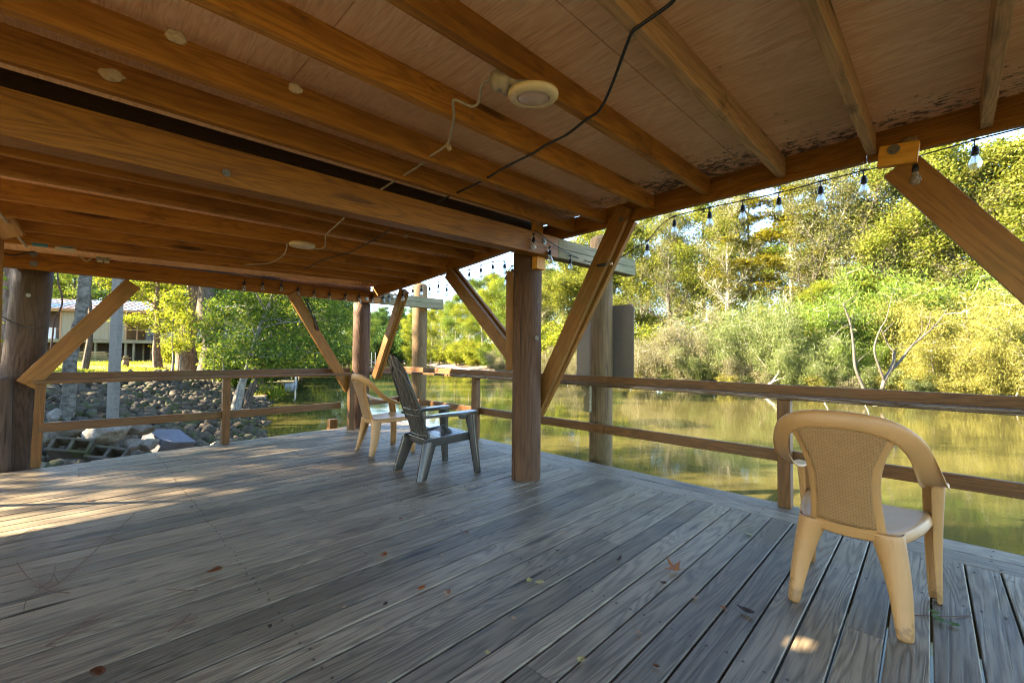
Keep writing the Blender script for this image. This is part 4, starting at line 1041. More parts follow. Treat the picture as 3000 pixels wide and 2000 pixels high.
def ground():
    gx = np.concatenate([np.linspace(-400, -40, 40), np.linspace(-38, 12, 160), np.linspace(12.6, 60, 110), np.linspace(62, 200, 70), np.linspace(210, 700, 30)])
    gy = np.concatenate([np.linspace(-400, -30, 30), np.linspace(-28, 4, 50), np.linspace(4.3, 45, 150), np.linspace(46, 140, 100), np.linspace(143, 330, 60), np.linspace(345, 800, 30)])
    Xg, Yg = np.meshgrid(gx, gy); Z = height(Xg, Yg)
    nx, ny = len(gx), len(gy)
    V = np.stack([Xg.ravel(), Yg.ravel(), Z.ravel()], 1)
    i = np.arange(nx-1); j = np.arange(ny-1); I, J = np.meshgrid(i, j); a = (J*nx+I).ravel()
    Fc = np.stack([a, a+1, a+1+nx, a+nx], 1)
    me = bpy.data.meshes.new('ground'); me.vertices.add(len(V)); me.vertices.foreach_set('co', V.ravel())
    me.loops.add(len(Fc)*4); me.loops.foreach_set('vertex_index', Fc.ravel()); me.polygons.add(len(Fc))
    me.polygons.foreach_set('loop_start', np.arange(0, len(Fc)*4, 4)); me.polygons.foreach_set('use_smooth', [True]*len(Fc)); me.update(); me.validate()
    t = NT('bank_soil'); co = t.n('TexCoord').outputs['Object']; s = t.n('SeparateXYZ', {0: co})
    n1 = t.noise(co, 0.35, 5, 0.6); n2 = t.noise(co, 5, 6, 0.7); n3 = t.noise(co, 30, 4, 0.7)
    litter = t.mix(t.step(n2.outputs[0], 0.4, 0.62), (0.13, 0.07, 0.03), (0.22, 0.125, 0.055))
    litter = t.mix(t.math('MULTIPLY', t.step(n3.outputs[0], 0.5, 0.7), 0.6), litter, (0.10, 0.06, 0.035))
    grass = t.mix(n3.outputs[0], (0.07, 0.10, 0.012), (0.15, 0.17, 0.02))
    g = t.math('ADD', n1.outputs[0], t.math('MULTIPLY', t.math('SUBTRACT', n2.outputs[0], 0.5), 0.4))
    c = t.mix(t.step(g, 0.44, 0.56), litter, grass)
    mud = t.mix(n2.outputs[0], (0.11, 0.08, 0.055), (0.21, 0.16, 0.11))
    c = t.mix(t.step(s.outputs[2], -0.35, -0.95), c, mud)
    t.bsdf(c, 0.9, t.bump(t.math('ADD', n2.outputs[0], n3.outputs[0]), 0.5, 0.03), 0.15)
    me.materials.append(t.m); o = obj('ground', me); tag(o, kind='structure')
ground()
def water():
    me = newmesh('river', [(-200, -400, WZ), (700, -400, WZ), (700, 800, WZ), (-200, 800, WZ)], [(0, 1, 2, 3)])
    t = NT('murky_water'); co = t.n('TexCoord').outputs['Object']
    p = t.n('Mapping', {0: co, 3: (1.0, 1.0, 1.0)}); p.inputs[2].default_value = (0, 0, R_(-20))
    n1 = t.noise(t.vmath('MULTIPLY', p, (0.9, 0.45, 1)), 1.0, 3, 0.5); n2 = t.noise(t.vmath('MULTIPLY', p, (5.0, 3.0, 1)), 1.0, 3, 0.55); n3 = t.noise(t.vmath('MULTIPLY', p, (0.12, 0.05, 1)), 1.0, 2, 0.5)
    h = t.math('ADD', t.math('MULTIPLY', n1.outputs[0], 0.55), t.math('MULTIPLY', t.math('MULTIPLY', n2.outputs[0], 0.16), t.math('ADD', 0.35, n3.outputs[0])))
    c = t.mix(n3.outputs[0], (0.045, 0.040, 0.013), (0.062, 0.054, 0.018))
    b = t.bsdf(c, 0.06, t.bump(h, 0.07, 0.12), 0.5); b.inputs['IOR'].default_value = 1.33
    me.materials.append(t.m); o = obj('river', me); tag(o, kind='structure')
water()
def sandbar():
    V = []; Fc = []; pts = catmull([(48, 56), (54, 70), (60, 84), (67, 100), (74, 118), (79, 130)], 5)
    m = 7
    for i, p in enumerate(pts):
        f = i/(len(pts)-1); w = 5.5*math.sin(math.pi*(0.08+0.86*f))**0.6
        d = np.array((-0.88, 0.47))
        for k in range(m):
            u = k/(m-1)*2-1; q = p[:2]+d*w*u*0.8+np.array((0.3*math.sin(i*1.3), 0)); V.append((q[0]+1.0, q[1], WZ-0.42+0.58*(1-u*u)**0.8+0.05*math.sin(i*2.1+k)))
    for i in range(len(pts)-1):
        for k in range(m-1): Fc.append((i*m+k, i*m+k+1, (i+1)*m+k+1, (i+1)*m+k))
    o = raw('sandbar', V, Fc, plain('pale_sand', (0.62, 0.50, 0.38), 0.9, 0.1, 0, 0.15, 2, 0.3), None, True); tag(o, kind='structure')
sandbar()

# ================================================================== ROCKS ON THE LEFT BANK
def rock_mesh(seed, kind='rock', mat=None):
    rn = random.Random(seed); bm = bmesh.new()
    if kind == 'cyl':
        bmesh.ops.create_cone(bm, cap_ends=True, segments=14, radius1=0.5, radius2=0.48, depth=2.0)
        bmesh.ops.subdivide_edges(bm, edges=[e for e in bm.edges if abs(e.verts[0].co.z-e.verts[1].co.z) > 0.5], cuts=4)
        for v in bm.verts:
            v.co = Vector((v.co.z, v.co.x, v.co.y)); v.co += Vector((1, 1, 1))*0.0+v.co*0.12*mn.noise(v.co*2.3+Vector((seed, 0, 0)))
    else:
        bmesh.ops.create_icosphere(bm, subdivisions=4 if kind == 'big' else 2 if kind == 'low' else 3, radius=1.0)
        planes = [(Vector((rn.gauss(0, 1), rn.gauss(0, 1), rn.gauss(0, 1))).normalized(), rn.uniform(0.38, 0.8)) for _ in range(13)]
        for v in bm.verts:
            for n, d in planes:
                q = v.co.dot(n)-d
                if q > 0: v.co -= n*q*0.94
            v.co += v.co*(0.10*mn.noise(v.co*2.2+Vector((seed, 3, 0)))+0.045*mn.noise(v.co*6+Vector((seed, 3, 0))))
    me = bpy.data.meshes.new('rock'); bm.to_mesh(me); bm.free(); me.materials.append(mat)
    if kind == 'big': me.polygons.foreach_set('use_smooth', [True]*len(me.polygons))
    return me
PROT = [rock_mesh(i, 'rock', ROCKM) for i in range(7)]+[rock_mesh(20+i, 'cyl', ROCKM) for i in range(3)]
rr = random.Random(11)
cand = []
while len(cand) < 3600:
    y = rr.uniform(7.1, 31.0); x = rr.uniform(-8, 9.5)
    d = float(sdist(np.array([x]), np.array([y]), LS)[0])
    if -0.3 < d < (5.6 if y < 10 else 5.3) and (d > 0.0 or rr.random() < 0.5):
        if y < 9.3 and x < 1.6 and d > 2.2: continue
        cand.append((x, y, d))
cand.sort(key=lambda c: math.hypot(c[0], c[1]))
nthing = 0; RUB = []
PLOW = [rock_mesh(60+i, 'low', ROCKM) for i in range(6)]
PLA = [(np.array([v.co[:] for v in m.vertices]), np.array([p.vertices[:] for p in m.polygons], dtype=np.int32)) for m in PLOW]
for i, (x, y, d) in enumerate(cand):
    s = rr.uniform(0.10, 0.25)*(1.15 if d < 2.5 else 1.0)
    me = rr.choice(PROT[:7]) if (d > 3.3 or rr.random() < 0.55) else rr.choice(PROT[7:])
    sc = (s*rr.uniform(0.9, 1.4), s*rr.uniform(0.8, 1.1), s*rr.uniform(0.65, 0.95)) if me in PROT[:7] else (s*0.85, s*0.85, s*0.85)
    z = hz(x, y)+s*rr.uniform(0.0, 0.45)
    mtx = Matrix.Translation((x, y, z)) @ Matrix.Rotation(rr.uniform(0, 6.28), 4, 'Z') @ Matrix.Rotation(rr.uniform(-0.5, 0.5), 4, 'X') @ Matrix.Rotation(rr.uniform(-0.4, 0.4), 4, 'Y') @ Matrix.Diagonal((*sc, 1))
    if i % 3 != 2 and nthing < 285:
        o = obj('riprap_rock', me, None, mtx); nthing += 1
        tag(o, 'grey brown riprap stone heaped with others on the left bank', 'rock', 'riprap stones on the left bank')
    else:
        RUB.append((np.array(mtx), rr.randrange(6)))
vv = []; ff = []; nb = 0
for m4, k in RUB:
    a, f = PLA[k]; vv.append(a @ m4[:3, :3].T+m4[:3, 3]); ff.append(f+nb); nb += len(a)
vv = np.concatenate(vv).astype(np.float32); ff = np.concatenate(ff)
me = bpy.data.meshes.new('rubble'); me.vertices.add(len(vv)); me.vertices.foreach_set('co', vv.ravel()); me.loops.add(ff.size); me.loops.foreach_set('vertex_index', ff.ravel()); me.polygons.add(len(ff)); me.polygons.foreach_set('loop_start', np.arange(0, ff.size, 3, dtype=np.int32)); me.update(); me.materials.append(ROCKM)
o = obj('rubble', me); tag(o, 'loose grey rubble filling the rocky left bank', 'rubble', None, 'stuff')
# named big pieces near the deck
def bigrock(px, py, dep, sc, seed, mat, label, rot=(0, 0, 0), dz=0.0, kind='big', name='boulder', cat='boulder'):
    p = atd(px, py, dep)
    me = rock_mesh(seed, kind, mat)
    o = obj(name, me, None, Matrix.Translation(Vector([float(v) for v in p])) @ Matrix.Rotation(rot[2], 4, 'Z') @ Matrix.Rotation(rot[0], 4, 'X') @ Matrix.Rotation(rot[1], 4, 'Y') @ Matrix.Diagonal((*sc, 1)))
    tag(o, label, cat); return o
bigrock(310, 1272, 6.0, (0.34, 0.26, 0.24), 41, PALEROCK, 'large pale lichen-covered boulder behind the middle rail')
bigrock(415, 1252, 6.3, (0.20, 0.18, 0.18), 42, PALEROCK, 'upright grey boulder behind the dark slab')
bigrock(175, 1276, 5.9, (0.36, 0.22, 0.20), 43, CONC, 'broad broken concrete lump behind the cinder blocks')
bigrock(385, 1302, 6.2, (0.16, 0.13, 0.12), 44, PALEROCK, 'white rounded boulder right of the cinder blocks')
bigrock(435, 1306, 6.3, (0.17, 0.12, 0.13), 45, PALEROCK, 'white cracked boulder touching the dark slab')
bigrock(335, 1306, 6.1, (0.13, 0.10, 0.09), 46, PALEROCK, 'small white boulder nearest the deck edge')
bigrock(155, 1218, 8.5, (0.16, 0.12, 0.16), 47, PALEROCK, 'small whitish rock left of the birch-like trunk')
bigrock(640, 1300, 8.0, (0.14, 0.11, 0.11), 48, PALEROCK, 'pale rock by the left railing post')
def slab():
    p = atd(495, 1292, 6.7); bm = bmesh.new(); box_bm(bm, (-0.27, -0.20, -0.10), (0.27, 0.20, 0.10), 0.012)
    bmesh.ops.subdivide_edges(bm, edges=bm.edges[:], cuts=2)
    for v in bm.verts: v.co += Vector((1, 1, 1))*0.022*mn.noise(v.co*4)
    o = bm_obj('stone_slab', bm, SLATE, None, Matrix.Translation(Vector([float(v) for v in p])) @ Matrix.Rotation(R_(28), 4, 'Z') @ Matrix.Rotation(R_(24), 4, 'X') @ Matrix.Rotation(R_(9), 4, 'Y'))
    tag(o, 'smooth dark blue grey slab tilted on the rocks', 'stone slab')
slab()
def cinder(px, py, dep, rot, label):
    p = atd(px, py, dep); L, Wd, H_ = 0.42, 0.2, 0.2; mb = bmesh.new()
    for (a, b) in (((-L/2, -Wd/2), (L/2, -Wd/2+0.034)), ((-L/2, Wd/2-0.034), (L/2, Wd/2))):
        box_bm(mb, (a[0], a[1], -H_/2), (b[0], b[1], H_/2), 0.006)
    for x in (-L/2, -0.019, L/2-0.038): box_bm(mb, (x, -Wd/2+0.0345, -H_/2+0.002), (x+0.038, Wd/2-0.0345, H_/2-0.002), 0.004)
    m = Matrix.Translation(Vector([float(v) for v in p])) @ Matrix.Rotation(rot[2], 4, 'Z') @ Matrix.Rotation(rot[0], 4, 'X') @ Matrix.Rotation(rot[1], 4, 'Y')
    o = bm_obj('cinder_block', mb, CONC, None, m); tag(o, label, 'cinder block')
cinder(212, 1312, 5.7, (R_(50), R_(16), R_(-34)), 'mossy hollow cinder block tipped on its side nearest the leaning post')
cinder(318, 1338, 5.8, (R_(40), R_(14), R_(-40)), 'mossy hollow cinder block next to the white boulders')
cinder(268, 1295, 6.2, (R_(20), R_(14), R_(-30)), 'mossy cinder block lying flat behind the other two')

# ================================================================== LEFT BANK OBJECTS
def gp(px, dep): 
    x, y = ground_at(px, dep); return x, y, hz(x, y)
# square silvery post
x, y, z = gp(336, 9.2)
o = beam('wooden_post', (x, y, z-0.3), (x+0.02, y, 3.9), 0.145, 0.145, WD['greypost'], None, up=(0.6, 0.8, 0)); tag(o, 'tall square silvery wooden post standing in the rocks', 'wooden post')
# stump with boards
x, y, z = gp(370, 26)
t = thing('bird_table', 'short log stump topped by flat boards on the lawn', 'bird table', (x, y, z))
mb = MB(); mb.tube([(x, y, z-0.05), (x, y, z+0.5)], [0.16, 0.14], 12, 0, 0.3); mb.build('log', BK['brown'], t, True)
bm = bmesh.new(); box_bm(bm, (x-0.23, y-0.2, z+0.5), (x+0.23, y+0.2, z+0.55), 0.005); box_bm(bm, (x-0.1, y-0.1, z+0.551), (x+0.1, y+0.1, z+0.66), 0.005); bm_obj('board', bm, WD['grey'], t)

# house on stilts
def house():
    HD = 37.0; o0 = atd(143, 992, HD); u = Rv0*8.3+np.array([math.cos(YAW), math.sin(YAW), 0])*2.2; u /= np.linalg.norm(u); v = np.array([-u[1], u[0], 0])
    base = np.array((o0[0], o0[1], 0)); g = hz(o0[0], o0[1])
    FL = o0[2]; EV = atd(143, 905, HD)[2]; K = 8.75/281
    def P(a, b, z): return base+u*a+v*b+np.array((0, 0, z))
    H = thing('house', 'low tan boarded house on stilts with a rusty metal roof and screened porch', 'house', P(4, 3, g))
    mw = Matrix(((u[0], v[0], 0, base[0]), (u[1], v[1], 0, base[1]), (0, 0, 1, 0), (0, 0, 0, 1)))
    def hb(name, lo, hi, mat, parent=H, bev=0.0):
        bm = bmesh.new(); box_bm(bm, lo, hi, bev); return bm_obj(name, bm, mat, parent, mw)
    tb = NT('tan_board_siding'); co = tb.n('TexCoord').outputs['Object']; s = tb.n('SeparateXYZ', {0: co})
    gr = tb.math('FRACT', tb.math('MULTIPLY', s.outputs[0], 3.4)); gl = tb.math('SUBTRACT', 1.0, tb.step(gr, 0.02, 0.07)); nz = tb.noise(tb.vmath('MULTIPLY', co, (6, 6, 0.7)), 1.0, 4)
    c = tb.mix(nz.outputs[0], (0.20, 0.165, 0.10), (0.27, 0.23, 0.145)); c = tb.mix(gl, c, (0.14, 0.11, 0.07)); tb.bsdf(c, 0.8, None, 0.2)
    tr = NT('rusty_metal_roof'); co = tr.n('TexCoord').outputs['Object']; n1 = tr.noise(co, 0.5, 5, 0.6)
    c = tr.mix(tr.step(n1.outputs[0], 0.42, 0.6), (0.26, 0.30, 0.32), (0.34, 0.20, 0.12)); tr.bsdf(c, 0.4, None, 0.5, 0.3)
    DK_ = plain('house_dark_brown', (0.07, 0.05, 0.04), 0.8); LAT = plain('dark_lattice_wood', (0.05, 0.038, 0.028), 0.8); TR = plain('orange_brown_trim', (0.32, 0.17, 0.07), 0.7); WH = plain('white_blue_siding', (0.58, 0.62, 0.66), 0.6)  # DK_ is one even dark brown for rear walls, pickets and porch chairs
    x1 = 14.5
    hb('floor', (-5.5, 0, FL-0.28), (x1, 6.2, FL), WD['grey'])
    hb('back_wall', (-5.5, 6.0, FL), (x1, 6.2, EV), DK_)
    hb('wall', (0.78, 0.08, FL+0.02), (5.35, 0.20, EV-0.02), tb.m)
    hb('side_wall', (0.66, 0.06, FL), (0.775, 6.0, EV-0.01), TR); hb('side_wall', (5.355, 0.06, FL), (5.46, 6.0, EV-0.01), TR)
    hb('porch_wall', (5.47, 3.1, FL+0.01), (x1-0.1, 3.2, EV-0.02), WH)
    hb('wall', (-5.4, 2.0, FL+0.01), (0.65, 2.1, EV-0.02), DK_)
    # appliance in the open bay at left
    ap = hb('appliance', (-0.75, 0.9, FL+0.01), (-0.1, 1.5, FL+1.0), plain('appliance_white', (0.5, 0.52, 0.52), 0.4))
    # screen porch frame
    for a in (6.2, 7.9, 8.35, 10.1, 11.9, 13.6): hb('porch_post', (a, 0.08, FL+0.005), (a+0.07, 0.16, EV-0.015), TR)
    hb('porch_rail', (5.465, 0.10, FL+0.85), (x1-0.1, 0.14, FL+0.90), TR)
    for k in range(26): hb('porch_rail', (6.3+k*0.32, 0.125, FL+0.03), (6.315+k*0.32, 0.135, FL+0.845), DK_) if k % 2 == 0 else None
    hb('fascia', (-6, -0.42, EV-0.13), (x1+0.6, -0.36, EV+0.02), TR)
    # roof with standing seams
    bm = bmesh.new(); za = EV+0.04; RG = EV+1.15; bev = 0
    vs = [bm.verts.new(p) for p in ((-6.2, -0.5, za), (x1+0.8, -0.5, za), (x1+0.8, 3.4, RG), (-6.2, 3.4, RG), (-6.2, 7.2, za), (x1+0.8, 7.2, za), (-6.2, -0.5, za+0.05), (x1+0.8, -0.5, za+0.05), (x1+0.8, 3.4, RG+0.05), (-6.2, 3.4, RG+0.05), (-6.2, 7.2, za+0.05), (x1+0.8, 7.2, za+0.05))]
    for f in ((0, 3, 2, 1), (3, 4, 5, 2), (6, 7, 8, 9), (9, 8, 11, 10), (0, 1, 7, 6), (4, 10, 11, 5), (0, 6, 9, 3), (3, 9, 10, 4), (1, 2, 8, 7), (2, 5, 11, 8)): bm.faces.new([vs[i] for i in f])
    bmesh.ops.recalc_face_normals(bm, faces=bm.faces)
    n = 34; sl = (RG-za)/3.9
    for k in range(n):
        a = -6.1+k*(x1+6.8)/n
        q = [bm.verts.new(p) for p in ((a, -0.5, za+0.05), (a+0.05, -0.5, za+0.05), (a+0.05, 3.4, RG+0.05), (a, 3.4, RG+0.05), (a, -0.5, za+0.11), (a+0.05, -0.5, za+0.11), (a+0.05, 3.4, RG+0.11), (a, 3.4, RG+0.11))]
        for f in ((4, 5, 6, 7), (0, 1, 5, 4), (1, 2, 6, 5), (3, 0, 4, 7)): bm.faces.new([q[i] for i in f])
    bm_obj('roof', bm, tr.m, H, mw)
    # stilts and lattice below
    for a in (-4.5, -2.2, 0.7, 3.1, 5.3, 5.9, 8.2, 9.0, 11.2, 13.8):
        for b in (0.15, 3.0): hb('stilt', (a, b, g-0.5), (a+0.16, b+0.16, FL-0.285), WD['grey'])
    for (a0, a1) in ((2.0, 5.2), (5.6, 14.2)):
        bm = bmesh.new(); hh = FL-0.30-(g-0.1); st = 0.21
        for k in range(int((a1-a0+hh)/st)+1):
            for sgn in (1, -1):
                c0 = a0+k*st-(hh if sgn > 0 else 0)
                s0 = max(0.0, (a0-c0)/sgn if sgn > 0 else (c0-a1)); s1 = min(hh, (a1-c0) if sgn > 0 else (c0-a0))
                if s1-s0 < 0.05: continue
                q = [(c0+sgn*s0, g-0.1+s0), (c0+sgn*s0+0.05, g-0.1+s0), (c0+sgn*s1+0.05, g-0.1+s1), (c0+sgn*s1, g-0.1+s1)]
                yb = 3.4+(0.012 if sgn > 0 else 0)
                vv = [bm.verts.new((p[0], yb, p[1])) for p in q]+[bm.verts.new((p[0], yb+0.01, p[1])) for p in q]
                for f in ((0, 1, 2, 3), (7, 6, 5, 4), (0, 4, 5, 1), (1, 5, 6, 2), (2, 6, 7, 3), (3, 7, 4, 0)): bm.faces.new([vv[i] for i in f])
        bm_obj('lattice', bm, LAT, H, mw)
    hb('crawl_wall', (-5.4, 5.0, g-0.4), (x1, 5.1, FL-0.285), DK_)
    # porch furniture
    def pl(a, b, z): return P(a, b, z)
    for i, (a, b) in enumerate(((6.9, 1.4), (9.3, 1.6))):
        c = thing('porch_chair', ['dark chair on the house porch, left one', 'dark chair on the house porch, right one'][i], 'chair', P(a, b, FL))
        def cb(n_, lo, hi): 
            bm = bmesh.new(); box_bm(bm, (a+lo[0], b+lo[1], FL+lo[2]), (a+hi[0], b+hi[1], FL+hi[2]), 0.01); bm_obj(n_, bm, DK_, c, mw)
        cb('seat', (-0.3, -0.3, 0.40), (0.3, 0.3, 0.46)); cb('backrest', (0.27, -0.3, 0.461), (0.33, 0.3, 1.0))
        for sx_ in (-0.28, 0.24):
            for sy in (-0.28, 0.24): cb('leg', (sx_, sy, 0.0), (sx_+0.045, sy+0.045, 0.399))
house()
# lumber stack under the house edge
x, y, z = gp(235, 33)
bm = bmesh.new()
for k in range(7): box_bm(bm, (-2.2+0.2*(k % 3), -0.5+0.14*(k % 3), 0.05+0.11*k), (2.0+0.15*(k % 2), -0.35+0.15*(k % 3), 0.12+0.11*k), 0.004)
o = bm_obj('lumber_stack', bm, WD['grey'], None, Matrix.Translation((x, y, z)) @ Matrix.Rotation(R_(-36), 4, 'Z')); tag(o, 'loose stack of grey lumber under the house', 'lumber')

# floating docks
def dock(px, dep, w, l, rz, label, mat, ladder=False, plant=False):
    p = atd(px, 1100, dep); c = (float(p[0]), float(p[1]), WZ)
    t = thing('floating_dock', label, 'floating dock', c)
    mw = Matrix.Translation(c) @ Matrix.Rotation(rz, 4, 'Z')
    bm = bmesh.new(); box_bm(bm, (-w/2, -l/2, 0.30), (w/2, l/2, 0.38), 0.01); bm_obj('platform', bm, mat, t, mw)
    FLO = plain('pale_float_plastic', (0.34, 0.37, 0.40), 0.5); n = max(2, int(l/0.9))
    for k in range(n):
        y0 = -l/2+k*l/n
        for x0 in (-w/2+0.03, w/2-0.55):
            bm = bmesh.new(); box_bm(bm, (x0, y0+0.03, -0.25), (x0+0.52, y0+l/n-0.03, 0.295), 0.03); bm_obj('float', bm, FLO, t, mw)
    if ladder:
        ma = plain('white_aluminium', (0.75, 0.78, 0.80), 0.35, 0.5, 0.2); mb = MB()
        for s in (-0.24, 0.24): mb.tube([(w/2+0.03, s, -0.4), (w/2+0.03, s, 1.15), (w/2-0.12, s, 1.25)], 0.032, 8)
        for z in (-0.1, 0.2, 0.5, 0.8, 1.1): mb.tube([(w/2+0.03, -0.24, z), (w/2+0.03, 0.24, z)], 0.028, 6)
        mb.build('ladder', ma, t, True, mw)
    return t
dock(748, 24.0, 1.25, 2.2, R_(-25), 'small floating dock with a brown leaf-strewn top beside the leaning tree', plain('brown_dock_top', (0.30, 0.20, 0.13), 0.9, 0.1, 0, 0.5, 14))
dock(818, 36, 2.4, 3.6, R_(-25), 'larger grey floating dock with a white swim ladder', WD['grey'], True)
# far gangway on the distant left bank
p = atd(1090, 1036, 105)
t = thing('gangway', 'thin pale gangway stair on the distant left bank', 'gangway', (p[0], p[1], WZ))
for s in (0, 1.0):
    mb = MB(); mb.tube([(p[0]+s, p[1], WZ+0.2), (p[0]-4, p[1]+2, WZ+3.2+s)], 0.09, 5); mb.tube([(p[0]+s, p[1]+0.2, WZ-0.5), (p[0]+s, p[1]+0.2, WZ+3.0)], 0.08, 5); mb.build('rail', plain('pale_gangway', (0.4, 0.42, 0.42), 0.6), t)
# ================================================================== TREES
def leaf_arrays(C_, L, Wd, rng, up=0.5, droop=0.0, jit=0.3):
    n = len(C_)
    nr = rng.normal(size=(n, 3)); nr[:, 2] = np.abs(nr[:, 2])+up; nr /= np.linalg.norm(nr, axis=1)[:, None]
    a = rng.normal(size=(n, 3)); a[:, 2] -= droop*2.0
    if droop <= 0: a -= nr*(a*nr).sum(1)[:, None]
    a /= np.linalg.norm(a, axis=1)[:, None]
    b = np.cross(nr, a); b /= (np.linalg.norm(b, axis=1)[:, None]+1e-9)
    s = (1+jit*rng.normal(size=(n, 1))).clip(0.5, 1.8)
    V = np.empty((n, 4, 3)); V[:, 0] = C_-a*L/2*s; V[:, 1] = C_+b*Wd/2*s-a*L*0.05*s; V[:, 2] = C_+a*L/2*s; V[:, 3] = C_-b*Wd/2*s-a*L*0.05*s
    return V
def quads_mesh(name, V, mat):
    n = len(V); me = bpy.data.meshes.new(name); me.vertices.add(4*n); me.vertices.foreach_set('co', V.reshape(-1).astype(np.float32))
    me.loops.add(4*n); me.loops.foreach_set('vertex_index', np.arange(4*n, dtype=np.int32)); me.polygons.add(n)
    me.polygons.foreach_set('loop_start', np.arange(0, 4*n, 4, dtype=np.int32)); me.update(); me.materials.append(mat); return me
def rvec(rng): 
    v = rng.normal(size=3); return v/np.linalg.norm(v)
def grow(seed, H, r0, base, spread, limbs, style='broad', lean=(0, 0)):
    rng = np.random.default_rng(seed); tubes = []; tips = []
    def path(p, d, L, r, n, wig, upb):
        P = [p]; d = np.array(d, float)
        for i in range(n):
            d = d+rng.normal(size=3)*wig+np.array((0, 0, upb)); d /= np.linalg.norm(d); P.append(P[-1]+d*L/n)
        return P, d
    stems = []
    if style in ('willow', 'bush'):
        ns = limbs
        for k in range(ns):
            az = 2*math.pi*k/ns+rng.uniform(-.4, .4); til = rng.uniform(0.1, 1.0)*spread
            d = np.array((math.cos(az)*til, math.sin(az)*til, 1.0)); d /= np.linalg.norm(d)
            L = H*rng.uniform(0.7, 1.0)*(1.0-0.12*til)
            P, de = path(np.array((math.cos(az)*0.2, math.sin(az)*0.2, -0.2)), d, L, r0, 7, 0.10, 0.0)
            tubes.append((P, list(np.linspace(r0, r0*0.15, len(P)))))
            for j in range(2, 8):
                for q in range(3):
                    a2 = rng.uniform(0, 6.28); out = np.array((math.cos(a2), math.sin(a2), rng.uniform(-0.1, 0.7)))
                    L2 = H*rng.uniform(0.12, 0.26)*(1.1-0.07*j)
                    P2, d2 = path(P[j], out, L2, 0, 4, 0.15, 0.02)
                    tubes.append((P2, list(np.linspace(r0*0.28, r0*0.06, len(P2)))))
                    tips += [(P2[-1], 1.0), (P2[-2], 0.9), (P2[2], 0.7)]
        return tubes, tips
    n = 9; P = []; lx, ly_ = lean
    for i in range(n+1):
        f = i/n; w = rng.normal(size=2)*H*0.006
        P.append(np.array((lx*f**1.4*H+w[0], ly_*f**1.4*H+w[1], f*H*0.93-0.3*(i == 0))))
    rad = [r0*(1.35 if i == 0 else 1.05 if i == 1 else 1.0-0.86*(i/n)) for i in range(n+1)]
    tubes.append((P, rad))
    for k in range(limbs):
        f = base+(0.97-base)*((k+rng.uniform(0, 0.6))/limbs); i = min(n-1, int(f*n)); p = P[i]+(P[i+1]-P[i])*(f*n-i)
        az = k*2.4+rng.uniform(-.4, .4)
        prof = {'broad': math.sin(math.pi*min(1, 0.22+0.78*(f-base)/(1-base)))**0.6, 'grey': 1.0-0.55*(f-base)/(1-base), 'flat': 1.0-0.75*(f-base)/(1-base), 'over': 0.7+0.3*f}[style]
        L = spread*H*max(0.18, prof)*rng.uniform(0.75, 1.2)
        up = {'broad': 0.45, 'grey': 0.75, 'flat': 0.12, 'over': 0.35}[style]
        d = np.array((math.cos(az), math.sin(az), up+rng.uniform(-0.2, 0.3)))
        if style == 'over': d[0] += 0.7
        d /= np.linalg.norm(d); rb = max(0.012, r0*0.42*(1-f*0.75))
        Pl, de = path(p, d, L, rb, 6, 0.14, 0.03); tubes.append((Pl, list(np.linspace(rb, rb*0.2, len(Pl)))))
        tips.append((Pl[-1], 1.0))
        for j in range(1, 7):
            for q in range(2 if style != 'grey' else 3):
                side = rvec(rng); side[2] = abs(side[2])*(0.6 if style != 'flat' else 0.1); dd = d*0.5+side; dd /= np.linalg.norm(dd)
                L2 = L*rng.uniform(0.22, 0.45)*(1.15-0.1*j)
                P2, d2 = path(Pl[j], dd, L2, 0, 4, 0.18, 0.02); tubes.append((P2, list(np.linspace(rb*0.4, rb*0.08, len(P2)))))
                tips += [(P2[-1], 1.0), (P2[2], 0.8)]
                if style == 'grey':
                    for w in range(2):
                        sd = rvec(rng); P3, _ = path(P2[2+w], d2*0.6+sd*0.8, L2*0.7, 0, 3, 0.2, 0.03); tubes.append((P3, list(np.linspace(rb*0.2, rb*0.05, len(P3))))); tips.append((P3[-1], 0.8))
    return tubes, tips
PROTO = {}
def proto(key, seed, H, r0, base, spread, limbs, style, nleaf, L, Wd, cr, up=0.5, droop=0.0, flat=0.7, lean=(0, 0), minr=0.0):
    tubes, tips = grow(seed, H, r0, base, spread, limbs, style, lean)
    mb = MB()
    for P, rad in tubes:
        if max(rad) < minr: continue
        mb.add(*tube_vf(P, rad, 9 if max(rad) > 0.12 else 5, False, 0.35 if max(rad) > 0.12 else 0))
    rng = np.random.default_rng(seed+99)
    w = np.array([t[1] for t in tips])*rng.uniform(0.25, 1.6, len(tips)); w /= w.sum()
    idx = rng.choice(len(tips), nleaf, p=w); T = np.array([t[0] for t in tips])
    off = rng.normal(size=(nleaf, 3))*cr; off[:, 2] *= flat
    if droop > 0: off[:, 2] -= np.abs(rng.normal(size=nleaf))*cr*0.9
    PROTO[key] = (mb, leaf_arrays(T[idx]+off, L, Wd, rng, up, droop), {})
    return PROTO[key]
proto('broadA', 1, 16, 0.26, 0.22, 0.25, 17, 'broad', 38000, 0.16, 0.095, 0.46)
proto('broadB', 2, 15, 0.22, 0.15, 0.27, 18, 'broad', 38000, 0.155, 0.09, 0.42)
proto('broadC', 3, 17, 0.28, 0.30, 0.23, 16, 'broad', 32000, 0.165, 0.095, 0.48)
proto('greyA', 4, 16, 0.26, 0.18, 0.22, 20, 'grey', 22000, 0.125, 0.07, 0.36)
proto('greyB', 5, 15, 0.25, 0.15, 0.24, 20, 'grey', 18000, 0.125, 0.07, 0.36)
proto('cypress', 6, 17, 0.25, 0.35, 0.22, 18, 'flat', 18000, 0.24, 0.085, 0.40, 1.6, 0, 0.30)
